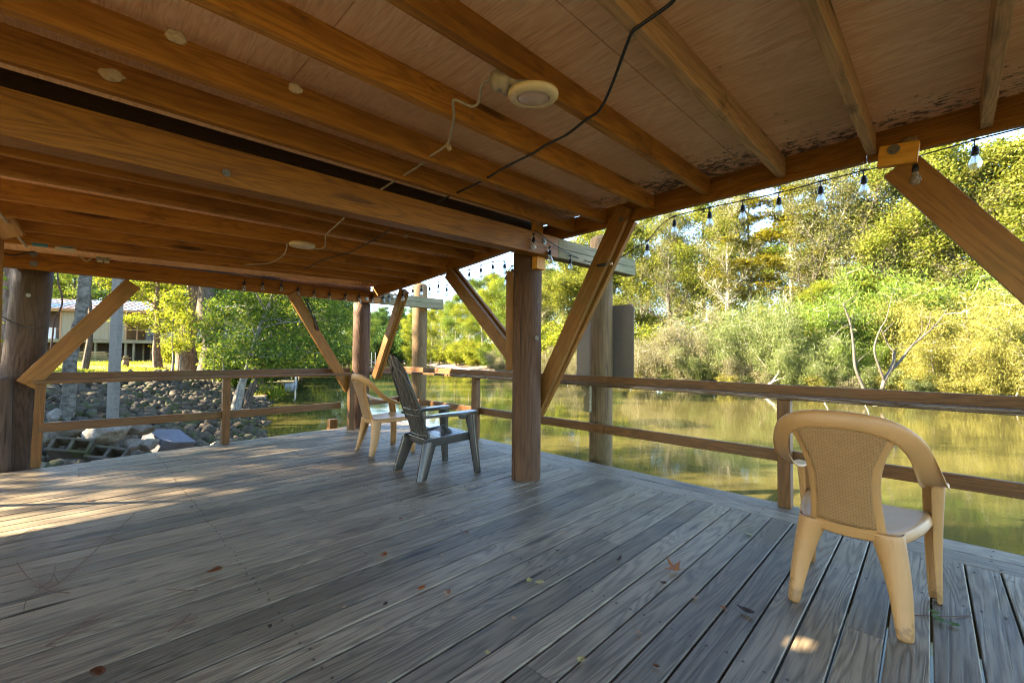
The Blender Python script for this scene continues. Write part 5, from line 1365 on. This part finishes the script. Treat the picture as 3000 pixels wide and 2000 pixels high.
proto('willowA', 7, 7, 0.07, 0, 0.75, 9, 'willow', 26000, 0.22, 0.038, 0.34, 0.2, 0.55, 0.8)
proto('willowB', 8, 6.5, 0.065, 0, 0.95, 9, 'willow', 26000, 0.21, 0.038, 0.36, 0.2, 0.5, 0.8)
proto('bush', 9, 3.0, 0.04, 0, 0.9, 8, 'bush', 9000, 0.14, 0.075, 0.22)
proto('over', 10, 7, 0.16, 0.28, 0.42, 14, 'over', 19000, 0.12, 0.075, 0.34, 0.6, 0, 0.6, (0.32, 0.0))
proto('bankA', 12, 13, 0.24, 0.10, 0.30, 18, 'over', 26000, 0.17, 0.10, 0.50, 0.5, 0, 0.7, (0.15, 0.05))
proto('near', 13, 11, 0.24, 0.20, 0.25, 14, 'broad', 19000, 0.13, 0.085, 0.34, 0.7, 0, 0.45)
proto('tall', 14, 20, 0.55, 0.42, 0.20, 14, 'broad', 16000, 0.18, 0.11, 0.55)
proto('slim', 15, 14, 0.115, 0.50, 0.14, 12, 'broad', 8000, 0.13, 0.085, 0.40)
proto('sapling', 16, 5, 0.05, 0.30, 0.16, 9, 'broad', 3000, 0.11, 0.07, 0.22)
def tree(key, px, dep, sc, leaf, bk, label, name='tree', cat='tree', group=None, rz=None, xy=None, dz=0.0, wide=1.0):
    mb, LV, cache = PROTO[key]
    kt = ('t', bk); kc = ('c', leaf)
    if kt not in cache: cache[kt] = newmesh('trunk', mb.V, mb.F, BK[bk], True)
    if leaf and kc not in cache: cache[kc] = quads_mesh('crown', LV, LF[leaf])
    x, y = xy if xy else ground_at(px, dep); z = max(hz(x, y), WZ-0.1)+dz
    t = thing(name, label, cat, (x, y, z), rz if rz is not None else random.uniform(0, 6.28), group)
    t.scale = (sc*wide, sc*wide, sc)
    a = bpy.data.objects.new('trunk', cache[kt]); COL.objects.link(a); a.parent = t
    if leaf:
        b = bpy.data.objects.new('crown', cache[kc]); COL.objects.link(b); b.parent = t
    return t
RGT = math.atan2(Rv0[1], Rv0[0])
# --- far bank, tall trees behind the willows
G1 = 'tall trees on the far bank behind the willows'
TALL = [(1575, 66, 1.12, 'greyA', 'grey', 'pale'), (1650, 62, 1.2, 'broadB', 'lime', 'grey'), (1725, 60, 1.28, 'broadA', 'lime', 'grey'), (1800, 57, 1.2, 'broadC', 'lime', 'grey'), (1880, 55, 1.36, 'broadB', 'lime', 'grey'),
        (1960, 50, 1.3, 'greyB', 'grey', 'white'), (2060, 50, 1.3, 'broadA', 'lime', 'grey'), (2130, 46, 1.25, 'greyA', 'grey', 'pale'), (2200, 46, 1.22, 'cypress', 'orange', 'grey'), (2320, 43, 1.22, 'cypress', 'orange', 'grey'),
        (2390, 40, 1.32, 'greyB', 'grey', 'white'), (2450, 39.5, 1.28, 'greyA', 'grey', 'pale'), (2540, 38, 1.34, 'greyB', 'grey', 'white'), (2620, 37, 1.25, 'broadB', 'lime', 'grey'), (2700, 36, 1.15, 'greyA', 'grey', 'pale'), (2790, 35, 1.2, 'broadC', 'lime', 'pale'),
        (2880, 33.5, 1.18, 'greyB', 'grey', 'white'), (2960, 33, 1.2, 'broadA', 'lime', 'grey'), (3060, 32, 1.2, 'greyA', 'grey', 'white'), (3160, 31, 1.2, 'broadB', 'lime', 'grey')]
KL = {'lime': 'lime green leafy tree in the row behind the willows on the far bank', 'green': 'tall green leafy tree in the row behind the willows on the far bank', 'yellow': 'tall yellow green tree in the row behind the willows on the far bank', 'grey': 'sparse pale-branched tree in the row behind the willows on the far bank', 'orange': 'rusty gold flat-topped tree behind the willows on the far bank'}
for i, (px, d, sc, k, lf, bk) in enumerate(TALL): tree(k, px, d, sc, lf, bk, KL[lf], group=G1+': '+lf)
for i, (px, d) in enumerate(((1600, 78), (1700, 75), (1790, 72), (1900, 70), (2010, 66), (2110, 62), (2220, 58), (2320, 55), (2430, 53), (2540, 51), (2650, 49), (2760, 47), (2870, 45), (2980, 43), (3100, 42))):
    tree(['broadA', 'broadC', 'broadB'][i % 3], px, d, 1.1+0.1*(i % 2), ['lime', 'green', 'lime'][i % 3], 'grey', 'green tree deep in the wood behind the front row on the far bank', group='trees deep in the wood on the far bank')
# understorey between tall trees and willows
U = [(1600, 55, 2.2, 'yellow'), (1680, 52, 2.4, 'yellow'), (1760, 50, 2.2, 'yellow'), (1840, 49, 2.0, 'yellow'), (1900, 48, 2.0, 'lime'), (1980, 46, 2.0, 'lime'), (2080, 43.5, 2.3, 'willow'), (2180, 41.5, 2.2, 'willow'), (2290, 39.5, 2.3, 'lime'), (2410, 37.5, 2.2, 'yellow'), (2480, 36.5, 2.3, 'willow'), (2600, 35.5, 2.4, 'lime'), (2720, 33.5, 2.3, 'lime'), (2830, 32, 2.3, 'willow'), (2940, 30.5, 2.4, 'yellow'), (3060, 30, 2.3, 'lime')]
for (px, d, sc, lf) in U:
    tree('bush', px, d, sc, lf, 'grey', 'leafy undergrowth bush between the willows and the tall trees', 'bush', 'bush', 'undergrowth bushes on the far bank')
for (px, d, sc, lab) in ((2395, 37.5, 0.80, 'small bright yellow green tree rising above the willows left of the snags'), (2530, 36.5, 0.86, 'small bright green tree rising above the willows right of the yellow one')):
    tree('near', px, d, sc, 'yellow', 'pale', lab)
# willows along the far waterline
WL = [(1600, 50, 0.62, 'willowtan'), (1690, 47.5, 0.60, 'willowtan'), (1780, 46, 0.58, 'willow'), (1880, 42.5, 0.62, 'willowtan'), (1960, 41.5, 0.85, 'willowtan'), (2050, 40.5, 0.98, 'willowtan'), (2130, 38.8, 1.02, 'willow'), (2230, 37, 1.12, 'willow'), (2330, 35, 1.10, 'willow'), (2430, 36, 1.2, 'willowgreen'), (2545, 36, 1.5, 'willowgreen'), (2640, 35, 1.38, 'willowgreen'), (2730, 31.2, 1.18, 'willowgold'),
      (2820, 29.8, 1.0, 'willowgold'), (2905, 28, 0.96, 'willowgold'), (2990, 27.2, 1.02, 'willowgold'), (3090, 26.6, 1.0, 'willow'),
      (2030, 39.3, 0.55, 'willow'), (2160, 37.2, 0.6, 'willowtan'), (2290, 34.6, 0.62, 'willow'), (2390, 33.2, 0.62, 'willow'), (2500, 33.0, 0.62, 'willowgreen'), (2690, 32.2, 0.72, 'willow'), (2760, 28.7, 0.66, 'willowgold'), (2870, 27.2, 0.68, 'willowgold'), (2970, 26.2, 0.66, 'willowgold')]
WLAB = {'willow': 'olive willow leaning over the far waterline', 'willowtan': 'faded tan willow thicket on the far bank behind the sign sheet', 'willowgreen': 'bright green willow standing behind the bleached snags', 'willowgold': 'golden willow on the far bank at the right'}
for i, (px, d, sc, lf) in enumerate(WL):
    tree('willowA' if i % 2 else 'willowB', px, d, sc, lf, 'pale', WLAB[lf], 'willow', 'willow', 'willows on the far bank: '+lf[6:], wide=1.0)
for i in range(26):
    px = 1580+i*62+random.uniform(-15, 15); c_ = 0.706+0.708*(px-1500)/1281
    tree('bush', px, (38.9 if px > 1850 else 39.6)/c_+random.uniform(0, 0.8), random.uniform(0.45, 0.75), ['willow', 'willowtan', 'willow', 'willowgold'][(i*3) % 4] if px < 2750 else 'willowgold', 'pale', 'low scrub trailing over the water at the far bank', 'shrub', 'shrub', 'low scrub along the far waterline')
# --- bleached snags in front of the willows
def snag(label, segs, dep):
    c = lambda q: (2300+q[0]/1.96, 400+q[1]/1.96)
    b = c(segs[0][0][0]); p = atd(b[0], b[1], dep)
    t = thing('bare_tree', label, 'bare tree', (p[0], p[1], hz(p[0], p[1])))
    mb = MB(); mt = MB()
    for i, (pts, r0, r1) in enumerate(segs):
        n = len(pts); P = []; r0 *= 0.68; r1 *= 0.8
        for k, q in enumerate(pts):
            P.append(atd(*c(q), dep+0.5*math.sin(i*2.3)*(k/(n-1))))
        (mt if i == 0 else mb).tube(P, list(np.linspace(r0, r1, n)), 7, 4, 0.3)
    mt.V[:] = mt.V; mt.build('trunk', BK['brown'] if False else BK['white'], t, True); mb.build('branches', BK['white'], t, True)
snag('bleached leafless snag standing in the shallows left of its forked neighbour', [([(465, 1475), (440, 1420), (402, 1320), (392, 1200), (376, 1080), (352, 1010), (335, 960)], 0.15, 0.05),
      ([(335, 960), (375, 935), (415, 895), (418, 878)], 0.05, 0.012), ([(338, 975), (300, 970), (265, 966)], 0.04, 0.01), ([(362, 1040), (395, 1052), (445, 1045)], 0.04, 0.01), ([(380, 1080), (330, 1095), (285, 1140), (250, 1165)], 0.05, 0.012),
      ([(380, 1085), (300, 1065), (200, 1052)], 0.03, 0.006), ([(405, 1310), (440, 1270), (500, 1222)], 0.05, 0.012), ([(370, 1060), (395, 1000), (400, 965)], 0.03, 0.008)], 27.6)
snag('bleached leafless snag forked into two long pale limbs, right of the straight one', [([(555, 1450), (570, 1400), (600, 1350), (622, 1300), (625, 1250), (628, 1235)], 0.17, 0.10),
      ([(605, 1345), (660, 1290), (720, 1210), (790, 1150), (850, 1095), (905, 1030), (930, 988)], 0.14, 0.02), ([(570, 1400), (535, 1310), (512, 1215), (545, 1110), (580, 1050), (603, 960), (615, 892)], 0.11, 0.014), ([(628, 1240), (590, 1190), (560, 1130), (545, 1085)], 0.08, 0.02),
      ([(545, 1105), (525, 1160), (513, 1210)], 0.05, 0.03), ([(730, 1200), (780, 1130), (785, 1060), (770, 1030)], 0.05, 0.01), ([(790, 1150), (830, 1060), (835, 1005)], 0.045, 0.01), ([(600, 980), (575, 930), (570, 890)], 0.03, 0.008), ([(620, 1230), (660, 1210), (720, 1222)], 0.04, 0.008), ([(560, 1130), (610, 1080), (625, 1060)], 0.04, 0.01), ([(845, 1095), (880, 1085), (905, 1070)], 0.03, 0.007)], 27.4)
# driftwood at the waterline
DW = BK['pale']
for (pts, dep, r, lab) in (([(2505, 1203), (2530, 1198), (2560, 1190), (2600, 1191)], 24.8, 0.07, 'pale driftwood branch lying in the water below the snags'), ([(2010, 1128), (2060, 1138), (2110, 1150)], 37, 0.10, 'dark fallen branch on the far bank near the sign sheet'), ([(2380, 1196), (2410, 1190), (2440, 1188)], 26, 0.07, 'drift branch at the far waterline above the front chair'), ([(2230, 1150), (2260, 1120), (2300, 1105), (2330, 1095)], 33.5, 0.10, 'stump-like driftwood among the willow roots')):
    mb = MB(); P = [atd(a, b, dep) for a, b in pts]; mb.tube(P, list(np.linspace(r, r*0.35, len(P))), 7, 4, 0.3); mb.tube([P[1], (P[1]+P[2])/2+np.array((0, 0, 0.5)), P[2]+np.array((0.2, 0.3, 0.8))], [r*0.5, r*0.3, r*0.1], 6, 3)
    o = mb.build('driftwood', BK['brown'] if 'dark' in lab else DW, None, True); tag(o, lab, 'driftwood')

# --- right bank farther up the river (behind the sandbar)
SB = [(1205, 132, 1.0, 'broadB', 'yellow'), (1235, 120, 1.05, 'broadA', 'green'), (1265, 110, 1.0, 'broadB', 'yellow'), (1300, 102, 1.02, 'greyB', 'yellow'), (1335, 96, 1.02, 'broadA', 'green'), (1375, 90, 1.0, 'broadB', 'yellow'), (1415, 84, 1.1, 'broadC', 'green'), (1455, 79, 1.1, 'broadA', 'yellow'), (1500, 74, 1.1, 'broadB', 'green'), (1540, 70, 1.1, 'greyA', 'grey'), (1585, 70, 1.1, 'broadA', 'green')]
for (px, d, sc, k, lf) in SB: tree(k, px, d, sc, lf, 'grey', {'yellow': 'sunny yellow green tree above the sandbar upriver', 'green': 'green tree above the sandbar upriver', 'grey': 'grey twiggy tree upriver seen past the middle post'}[lf], group='trees above the sandbar: '+lf)
for (px, d, sc) in ((1210, 122, 1.6), (1250, 112, 1.7), (1295, 103, 1.7), (1345, 92, 1.8), (1395, 84, 1.8), (1440, 76, 1.6), (1480, 70, 1.4), (1520, 66, 1.4)):
    tree('bush', px, d, sc, 'yellow' if px < 1420 else 'willowtan' if False else 'green', 'dark', 'overhanging bush at the edge of the sandbar', 'bush', 'bush', 'bushes along the sandbar')
tree('willowB', 1462, 64, 0.62, 'willowtan', 'pale', 'rounded tan bush at the near end of the sandbar', 'bush', 'bush')
for i, (px, d) in enumerate(((1180, 175), (1215, 160), (1250, 148), (1290, 135), (1330, 125), (1370, 116), (1410, 108), (1450, 102), (1495, 96), (1540, 90), (1590, 88))):
    tree(['broadA', 'broadC', 'broadB'][i % 3], px, d, 1.0, ['deep', 'green'][i % 2], 'grey', 'green tree deep in the wood behind the sandbar upriver', group='trees deep in the wood upriver')
    tree('bush', px+18, d-18, 2.0, ['green', 'yellow'][i % 2], 'grey', 'undergrowth bush behind the sandbar trees upriver', 'bush', 'bush', 'undergrowth bushes upriver')
# --- far end of the river
for i, (px, d, sc) in enumerate(((1060, 170, 1.25), (1090, 190, 1.3), (1120, 215, 1.4), (1150, 225, 1.45), (1180, 215, 1.4), (1205, 190, 1.25), (1075, 150, 1.1), (1105, 240, 1.6), (1165, 250, 1.6), (1135, 235, 1.35))):
    tree(['broadA', 'broadC', 'tall'][i % 3], px, d, sc, 'deep', 'dark', 'dark green tree at the far bend of the river', group='trees at the river bend')
for i in range(16):
    tree('bush', 1030+i*14, 138+9*(i % 5), 3.2+0.5*(i % 3), 'deep', 'dark', 'dark bush at the water at the far bend of the river', 'bush', 'bush', 'dark bushes at the river bend')
for i in range(12):
    tree(['broadB', 'broadA'][i % 2], 1030+i*18, 160+11*(i % 4), 1.15+0.1*(i % 3), 'deep', 'dark', 'dark green tree at the far bend of the river', group='trees at the river bend')
# --- left bank
LB = [(1050, 120, 1.0), (1020, 100, 1.0), (985, 84, 1.0), (950, 70, 1.0), (915, 60, 1.0), (880, 50, 0.95), (840, 42, 0.9), (800, 35, 0.85), (760, 29, 0.78)]
for i, (px, d, sc) in enumerate(LB): tree('bankA', px, d, sc, ['green', 'deep', 'green'][i % 3], 'dark', 'leafy tree leaning out from the left bank over the water', group='trees leaning from the left bank', rz=RGT+random.uniform(-0.5, 0.5))
for i, (px, d, sc) in enumerate(((1040, 112, 1.6), (1000, 92, 1.7), (965, 77, 1.6), (930, 66, 1.5), (890, 55, 1.4), (850, 46, 1.4), (800, 38, 1.3), (770, 33, 1.2))):
    tree('bush', px, d, sc, 'deep' if i % 2 else 'green', 'dark', 'low bush on the left bank at the water', 'bush', 'bush', 'bushes on the left bank')
tree('over', 694, 16.2, 0.95, 'green', 'grey', 'leaning many-limbed tree growing out of the rocks at the waterline', rz=RGT-0.1)
tree('over', 730, 19.5, 0.9, 'green', 'dark', 'second leaning tree behind the many-limbed one', rz=RGT+0.35)
tree('near', 455, 27, 0.85, 'yellow', 'brown', 'tree with drooping yellow green foliage in front of the house porch', rz=0.5)
tree('tall', 560, 27.5, 0.9, 'deep', 'brown', 'large trunk, left one of the pair beside the river bank lawn')
tree('tall', 606, 26.5, 1.0, 'green', 'dark', 'huge dark flared trunk, right one of the pair beside the river bank lawn')
tree('slim', 258, 22, 1.0, 'deep', 'dark', 'slender dark trunk behind the birch-like trunk')
for (px, d, sc, lab) in ((505, 23, 1.0, 'thin crooked sapling left of the big trunk pair'), (532, 25, 0.9, 'thin sapling nearest the big trunk pair'), (655, 22, 1.1, 'sapling right of the big trunk pair'), (630, 24, 1.0, 'sapling in front of the huge dark trunk')):
    tree('sapling', px, d, sc, 'yellow' if px < 560 else 'green', 'grey', lab, 'sapling', 'sapling')
BGT = [(-60, 60, 'broadA'), (30, 64, 'broadC'), (120, 58, 'broadB'), (200, 62, 'broadA'), (280, 58, 'greyB'), (350, 63, 'broadC'), (430, 57, 'broadB'), (500, 60, 'broadA'), (570, 56, 'broadC'), (650, 54, 'broadB'), (720, 58, 'broadA'), (790, 60, 'broadC'), (860, 72, 'broadB'), (150, 72, 'tall'), (310, 74, 'tall'), (470, 72, 'tall'), (620, 70, 'broadC'), (700, 74, 'broadA'), (400, 50, 'near'), (60, 50, 'near'), (210, 49, 'near'), (330, 49, 'near')]
for i, (px, d, k) in enumerate(BGT): tree(k, px, d, 1.05, ['green', 'deep', 'yellow', 'green'][i % 4], 'dark', 'leafy tree in the wood behind the house', group='trees in the wood behind the house')
for i, (px, d) in enumerate(((530, 36), (560, 40), (665, 30), (695, 25), (590, 44), (640, 40), (700, 33), (740, 30))):
    tree('bush', px, d, 0.9, ['yellow', 'green'][i % 2], 'dark', 'bush between the big trunks and the river', 'bush', 'bush', 'bushes by the big trunks')
# birch-like trunk rising from the rocks
def birch():
    x, y = ground_at(192, 10.2); z = hz(x, y); top = atd(250, 800, 10.6); b = np.array((x, y, z-0.2)); d = top-b
    t = thing('tree', 'grey lichen-spotted birch-like trunk growing from the rocks beside the square post', 'tree', (x, y, z))
    P = [b, b+d*0.2+np.array((0.03, 0, 0)), b+d*0.45+np.array((-0.04, 0, 0)), b+d*0.7+np.array((0.03, 0, 0)), b+d, b+d*1.5+np.array((-0.1, 0, 0)), b+d*2.4, b+d*3.2]
    mb = MB(); mb.tube(P, [0.155, 0.125, 0.12, 0.115, 0.115, 0.10, 0.07, 0.03], 14, 5, 0.35)
    tt = NT('lichen_birch_bark'); co = tt.n('TexCoord').outputs['Object']; n1 = tt.noise(tt.vmath('MULTIPLY', co, (1, 1, 2.2)), 7, 6, 0.7); n2 = tt.noise(co, 22, 4, 0.7)
    c = tt.mix(tt.step(n1.outputs[0], 0.42, 0.58), (0.06, 0.05, 0.038), (0.135, 0.125, 0.10)); c = tt.mix(tt.math('MULTIPLY', tt.step(n2.outputs[0], 0.55, 0.65), 0.6), c, (0.10, 0.11, 0.07))
    tt.bsdf(c, 0.85, tt.bump(n1.outputs[0], 0.5, 0.02), 0.2); mb.build('trunk', tt.m, t, True)
    rng = np.random.default_rng(5); tips = []
    mb2 = MB()
    for k in range(14):
        f = 1.6+1.6*k/14; p = b+d*f; a = k*2.4; q = p+np.array((math.cos(a), math.sin(a), 0.5))*rng.uniform(0.9, 1.8); mb2.tube([p, (p+q)/2+np.array((0, 0, 0.1)), q], [0.03, 0.02, 0.006], 5); tips += [q, (p+q)/2]
    mb2.build('limbs', tt.m, t, True); T = np.array(tips); idx = rng.integers(0, len(T), 4500)
    LV = leaf_arrays(T[idx]+rng.normal(size=(4500, 3))*0.38, 0.12, 0.08, rng); me = quads_mesh('crown', LV, LF['green']); obj('crown', me, t)
birch()
# vine-wrapped trunk at the far left edge, hanging vine and wire by the dark post
x, y = ground_at(22, 9.0); b = np.array((x, y, hz(x, y)-0.3))
t = thing('tree', 'vine-covered brown trunk at the far left edge behind the dark post', 'tree', (x, y, b[2]+0.3))
mb = MB(); mb.tube([b, b+np.array((0.05, 0, 2.0)), b+np.array((0.0, 0.1, 4.2)), b+np.array((0.1, 0, 8))], [0.26, 0.20, 0.19, 0.12], 14, 5, 0.4); mb.build('trunk', BK['brown'], t, True)
rng = np.random.default_rng(8); CC = []
for k in range(500):
    a = rng.uniform(0, 6.28); CC.append(b+np.array((0.25*math.cos(a), 0.25*math.sin(a), rng.uniform(0.3, 5.5)))+rng.normal(size=3)*0.10)
obj('vine_leaves', quads_mesh('vine_leaves', leaf_arrays(np.array(CC), 0.11, 0.08, rng), LF['yellow']), t)
mb = MB(); mb.tube([aty(168, 790, 7.4), aty(171, 830, 7.4), aty(180, 860, 7.4), aty(182, 890, 7.4), aty(172, 915, 7.4), aty(160, 935, 7.4), aty(152, 1000, 7.35), aty(140, 1075, 7.2)], 0.010, 6, 5); o = mb.build('vine', TW, None, True); tag(o, 'brown vine hanging down beside the dark leaning post', 'vine')
mb = MB(); mb.tube([atd(2, 925, 4.2), atd(40, 945, 4.22), atd(75, 958, 4.25), atd(110, 962, 4.27), atd(140, 952, 4.35)], 0.005, 6, 5); o = mb.build('wire_loop', BLACK, None, True); tag(o, 'thin wire sagging across the dark leaning post', 'wire')
# black cord loop on the far brace
mb = MB(); mb.tube([aty(890, 872, 6.58), aty(905, 905, 6.58), aty(912, 915, 6.6), aty(914, 900, 6.58), aty(898, 875, 6.58), aty(908, 905, 6.6), aty(921, 940, 6.62), aty(925, 962, 6.64), aty(932, 966, 6.64), aty(930, 955, 6.62), aty(920, 925, 6.6)], 0.008, 6, 5); o = mb.build('cord_loop', BLACK, None, True); tag(o, 'black cord looped on the left brace of the far post', 'cord')
# unseen trees added on the sunward side to shade deck, bank and house
for i, (x, y, k, sc) in enumerate(SHADE):
    tree(k, 0, 0, sc, 'green', 'grey', 'unseen tree added left of the pavilion to cast shade', xy=(x, y), group='unseen trees added for shade left of the pavilion')

# --- grass on the lawn: stuff
def grass():
    rng = np.random.default_rng(3); n = 26000
    px = rng.uniform(-60, 700, n); dep = rng.uniform(12, 40, n)**1.0
    r = (px-1500)/FOC; X = (dep)*(math.cos(YAW)+r*Rv0[0]); Y = dep*(math.sin(YAW)+r*Rv0[1])
    d = sdist(X, Y, LS); nz = vnoise(X, Y, 2.3, 2)
    k = (d > 4.8) & ((nz > -0.1) | (rng.random(n) < 0.12)); X, Y = X[k], Y[k]; Z = height(X, Y); n = len(X)
    h = rng.uniform(0.05, 0.16, n); a = rng.uniform(0, 6.28, n); w = 0.02
    V = np.empty((n, 4, 3)); dx = np.cos(a)*w; dy = np.sin(a)*w; lx = rng.normal(size=n)*0.05; lyy = rng.normal(size=n)*0.05
    V[:, 0] = np.stack([X-dx, Y-dy, Z-0.01], 1); V[:, 1] = np.stack([X+dx, Y+dy, Z-0.01], 1); V[:, 2] = np.stack([X+lx+dx*0.2, Y+lyy+dy*0.2, Z+h], 1); V[:, 3] = np.stack([X+lx-dx*0.2, Y+lyy-dy*0.2, Z+h], 1)
    o = obj('grass', quads_mesh('grass', V, LF['yellow'])); tag(o, 'short sunlit grass on the left bank lawn', 'grass', None, 'stuff')
    # weeds and moss tufts among the rocks, reeds on the small dock
grass()
x, y, z = gp(795, 24.5)
rng = np.random.default_rng(4); CC = np.array([x, y, WZ+0.45])+rng.normal(size=(500, 3))*np.array((0.35, 0.35, 0.25))
o = obj('reeds', quads_mesh('reeds', leaf_arrays(CC, 0.4, 0.05, rng, 0.1, -0.9), LF['yellow'])); tag(o, 'tuft of bright green reeds beside the small floating dock', 'reeds')

# ================================================================== LIGHT, SKY, RENDER
w = bpy.data.worlds.new('World'); scene.world = w; w.use_nodes = True; nt = w.node_tree; nt.nodes.clear()
sky = nt.nodes.new('ShaderNodeTexSky'); sky.sky_type = 'NISHITA'; sky.sun_disc = False; sky.sun_elevation = SUN_EL; sky.sun_rotation = math.atan2(SUN_H[0], SUN_H[1])
sky.air_density = 1.0; sky.dust_density = 0.3; sky.ozone_density = 2.4
bg = nt.nodes.new('ShaderNodeBackground'); bg.inputs[1].default_value = SKY_STR; o_ = nt.nodes.new('ShaderNodeOutputWorld')
nt.links.new(sky.outputs[0], bg.inputs[0]); nt.links.new(bg.outputs[0], o_.inputs[0])
sl = bpy.data.lights.new('sun', 'SUN'); sl.energy = SUN_STR; sl.angle = R_(0.5); sl.color = (1.0, 0.82, 0.57)
so = bpy.data.objects.new('sun', sl); COL.objects.link(so); so.rotation_euler = Vector([float(-v) for v in TOSUN]).to_track_quat('-Z', 'Y').to_euler(); so.location = (-20, 20, 30)
vs = scene.view_settings; vs.view_transform = 'Standard'; vs.look = 'None'; vs.gamma = 1; vs.exposure = EXPO
cy = scene.cycles; cy.max_bounces = 8; cy.diffuse_bounces = 5; cy.glossy_bounces = 3; cy.transmission_bounces = 5; cy.transparent_max_bounces = 8
cy.use_denoising = True; cy.sample_clamp_indirect = 6.0; cy.caustics_reflective = False; cy.caustics_refractive = False
try: cy.denoiser = 'OPENIMAGEDENOISE'
except Exception: pass
cy.use_adaptive_sampling = False; cy.filter_width = 1.1
try: cy.denoising_prefilter = 'FAST'
except Exception: pass
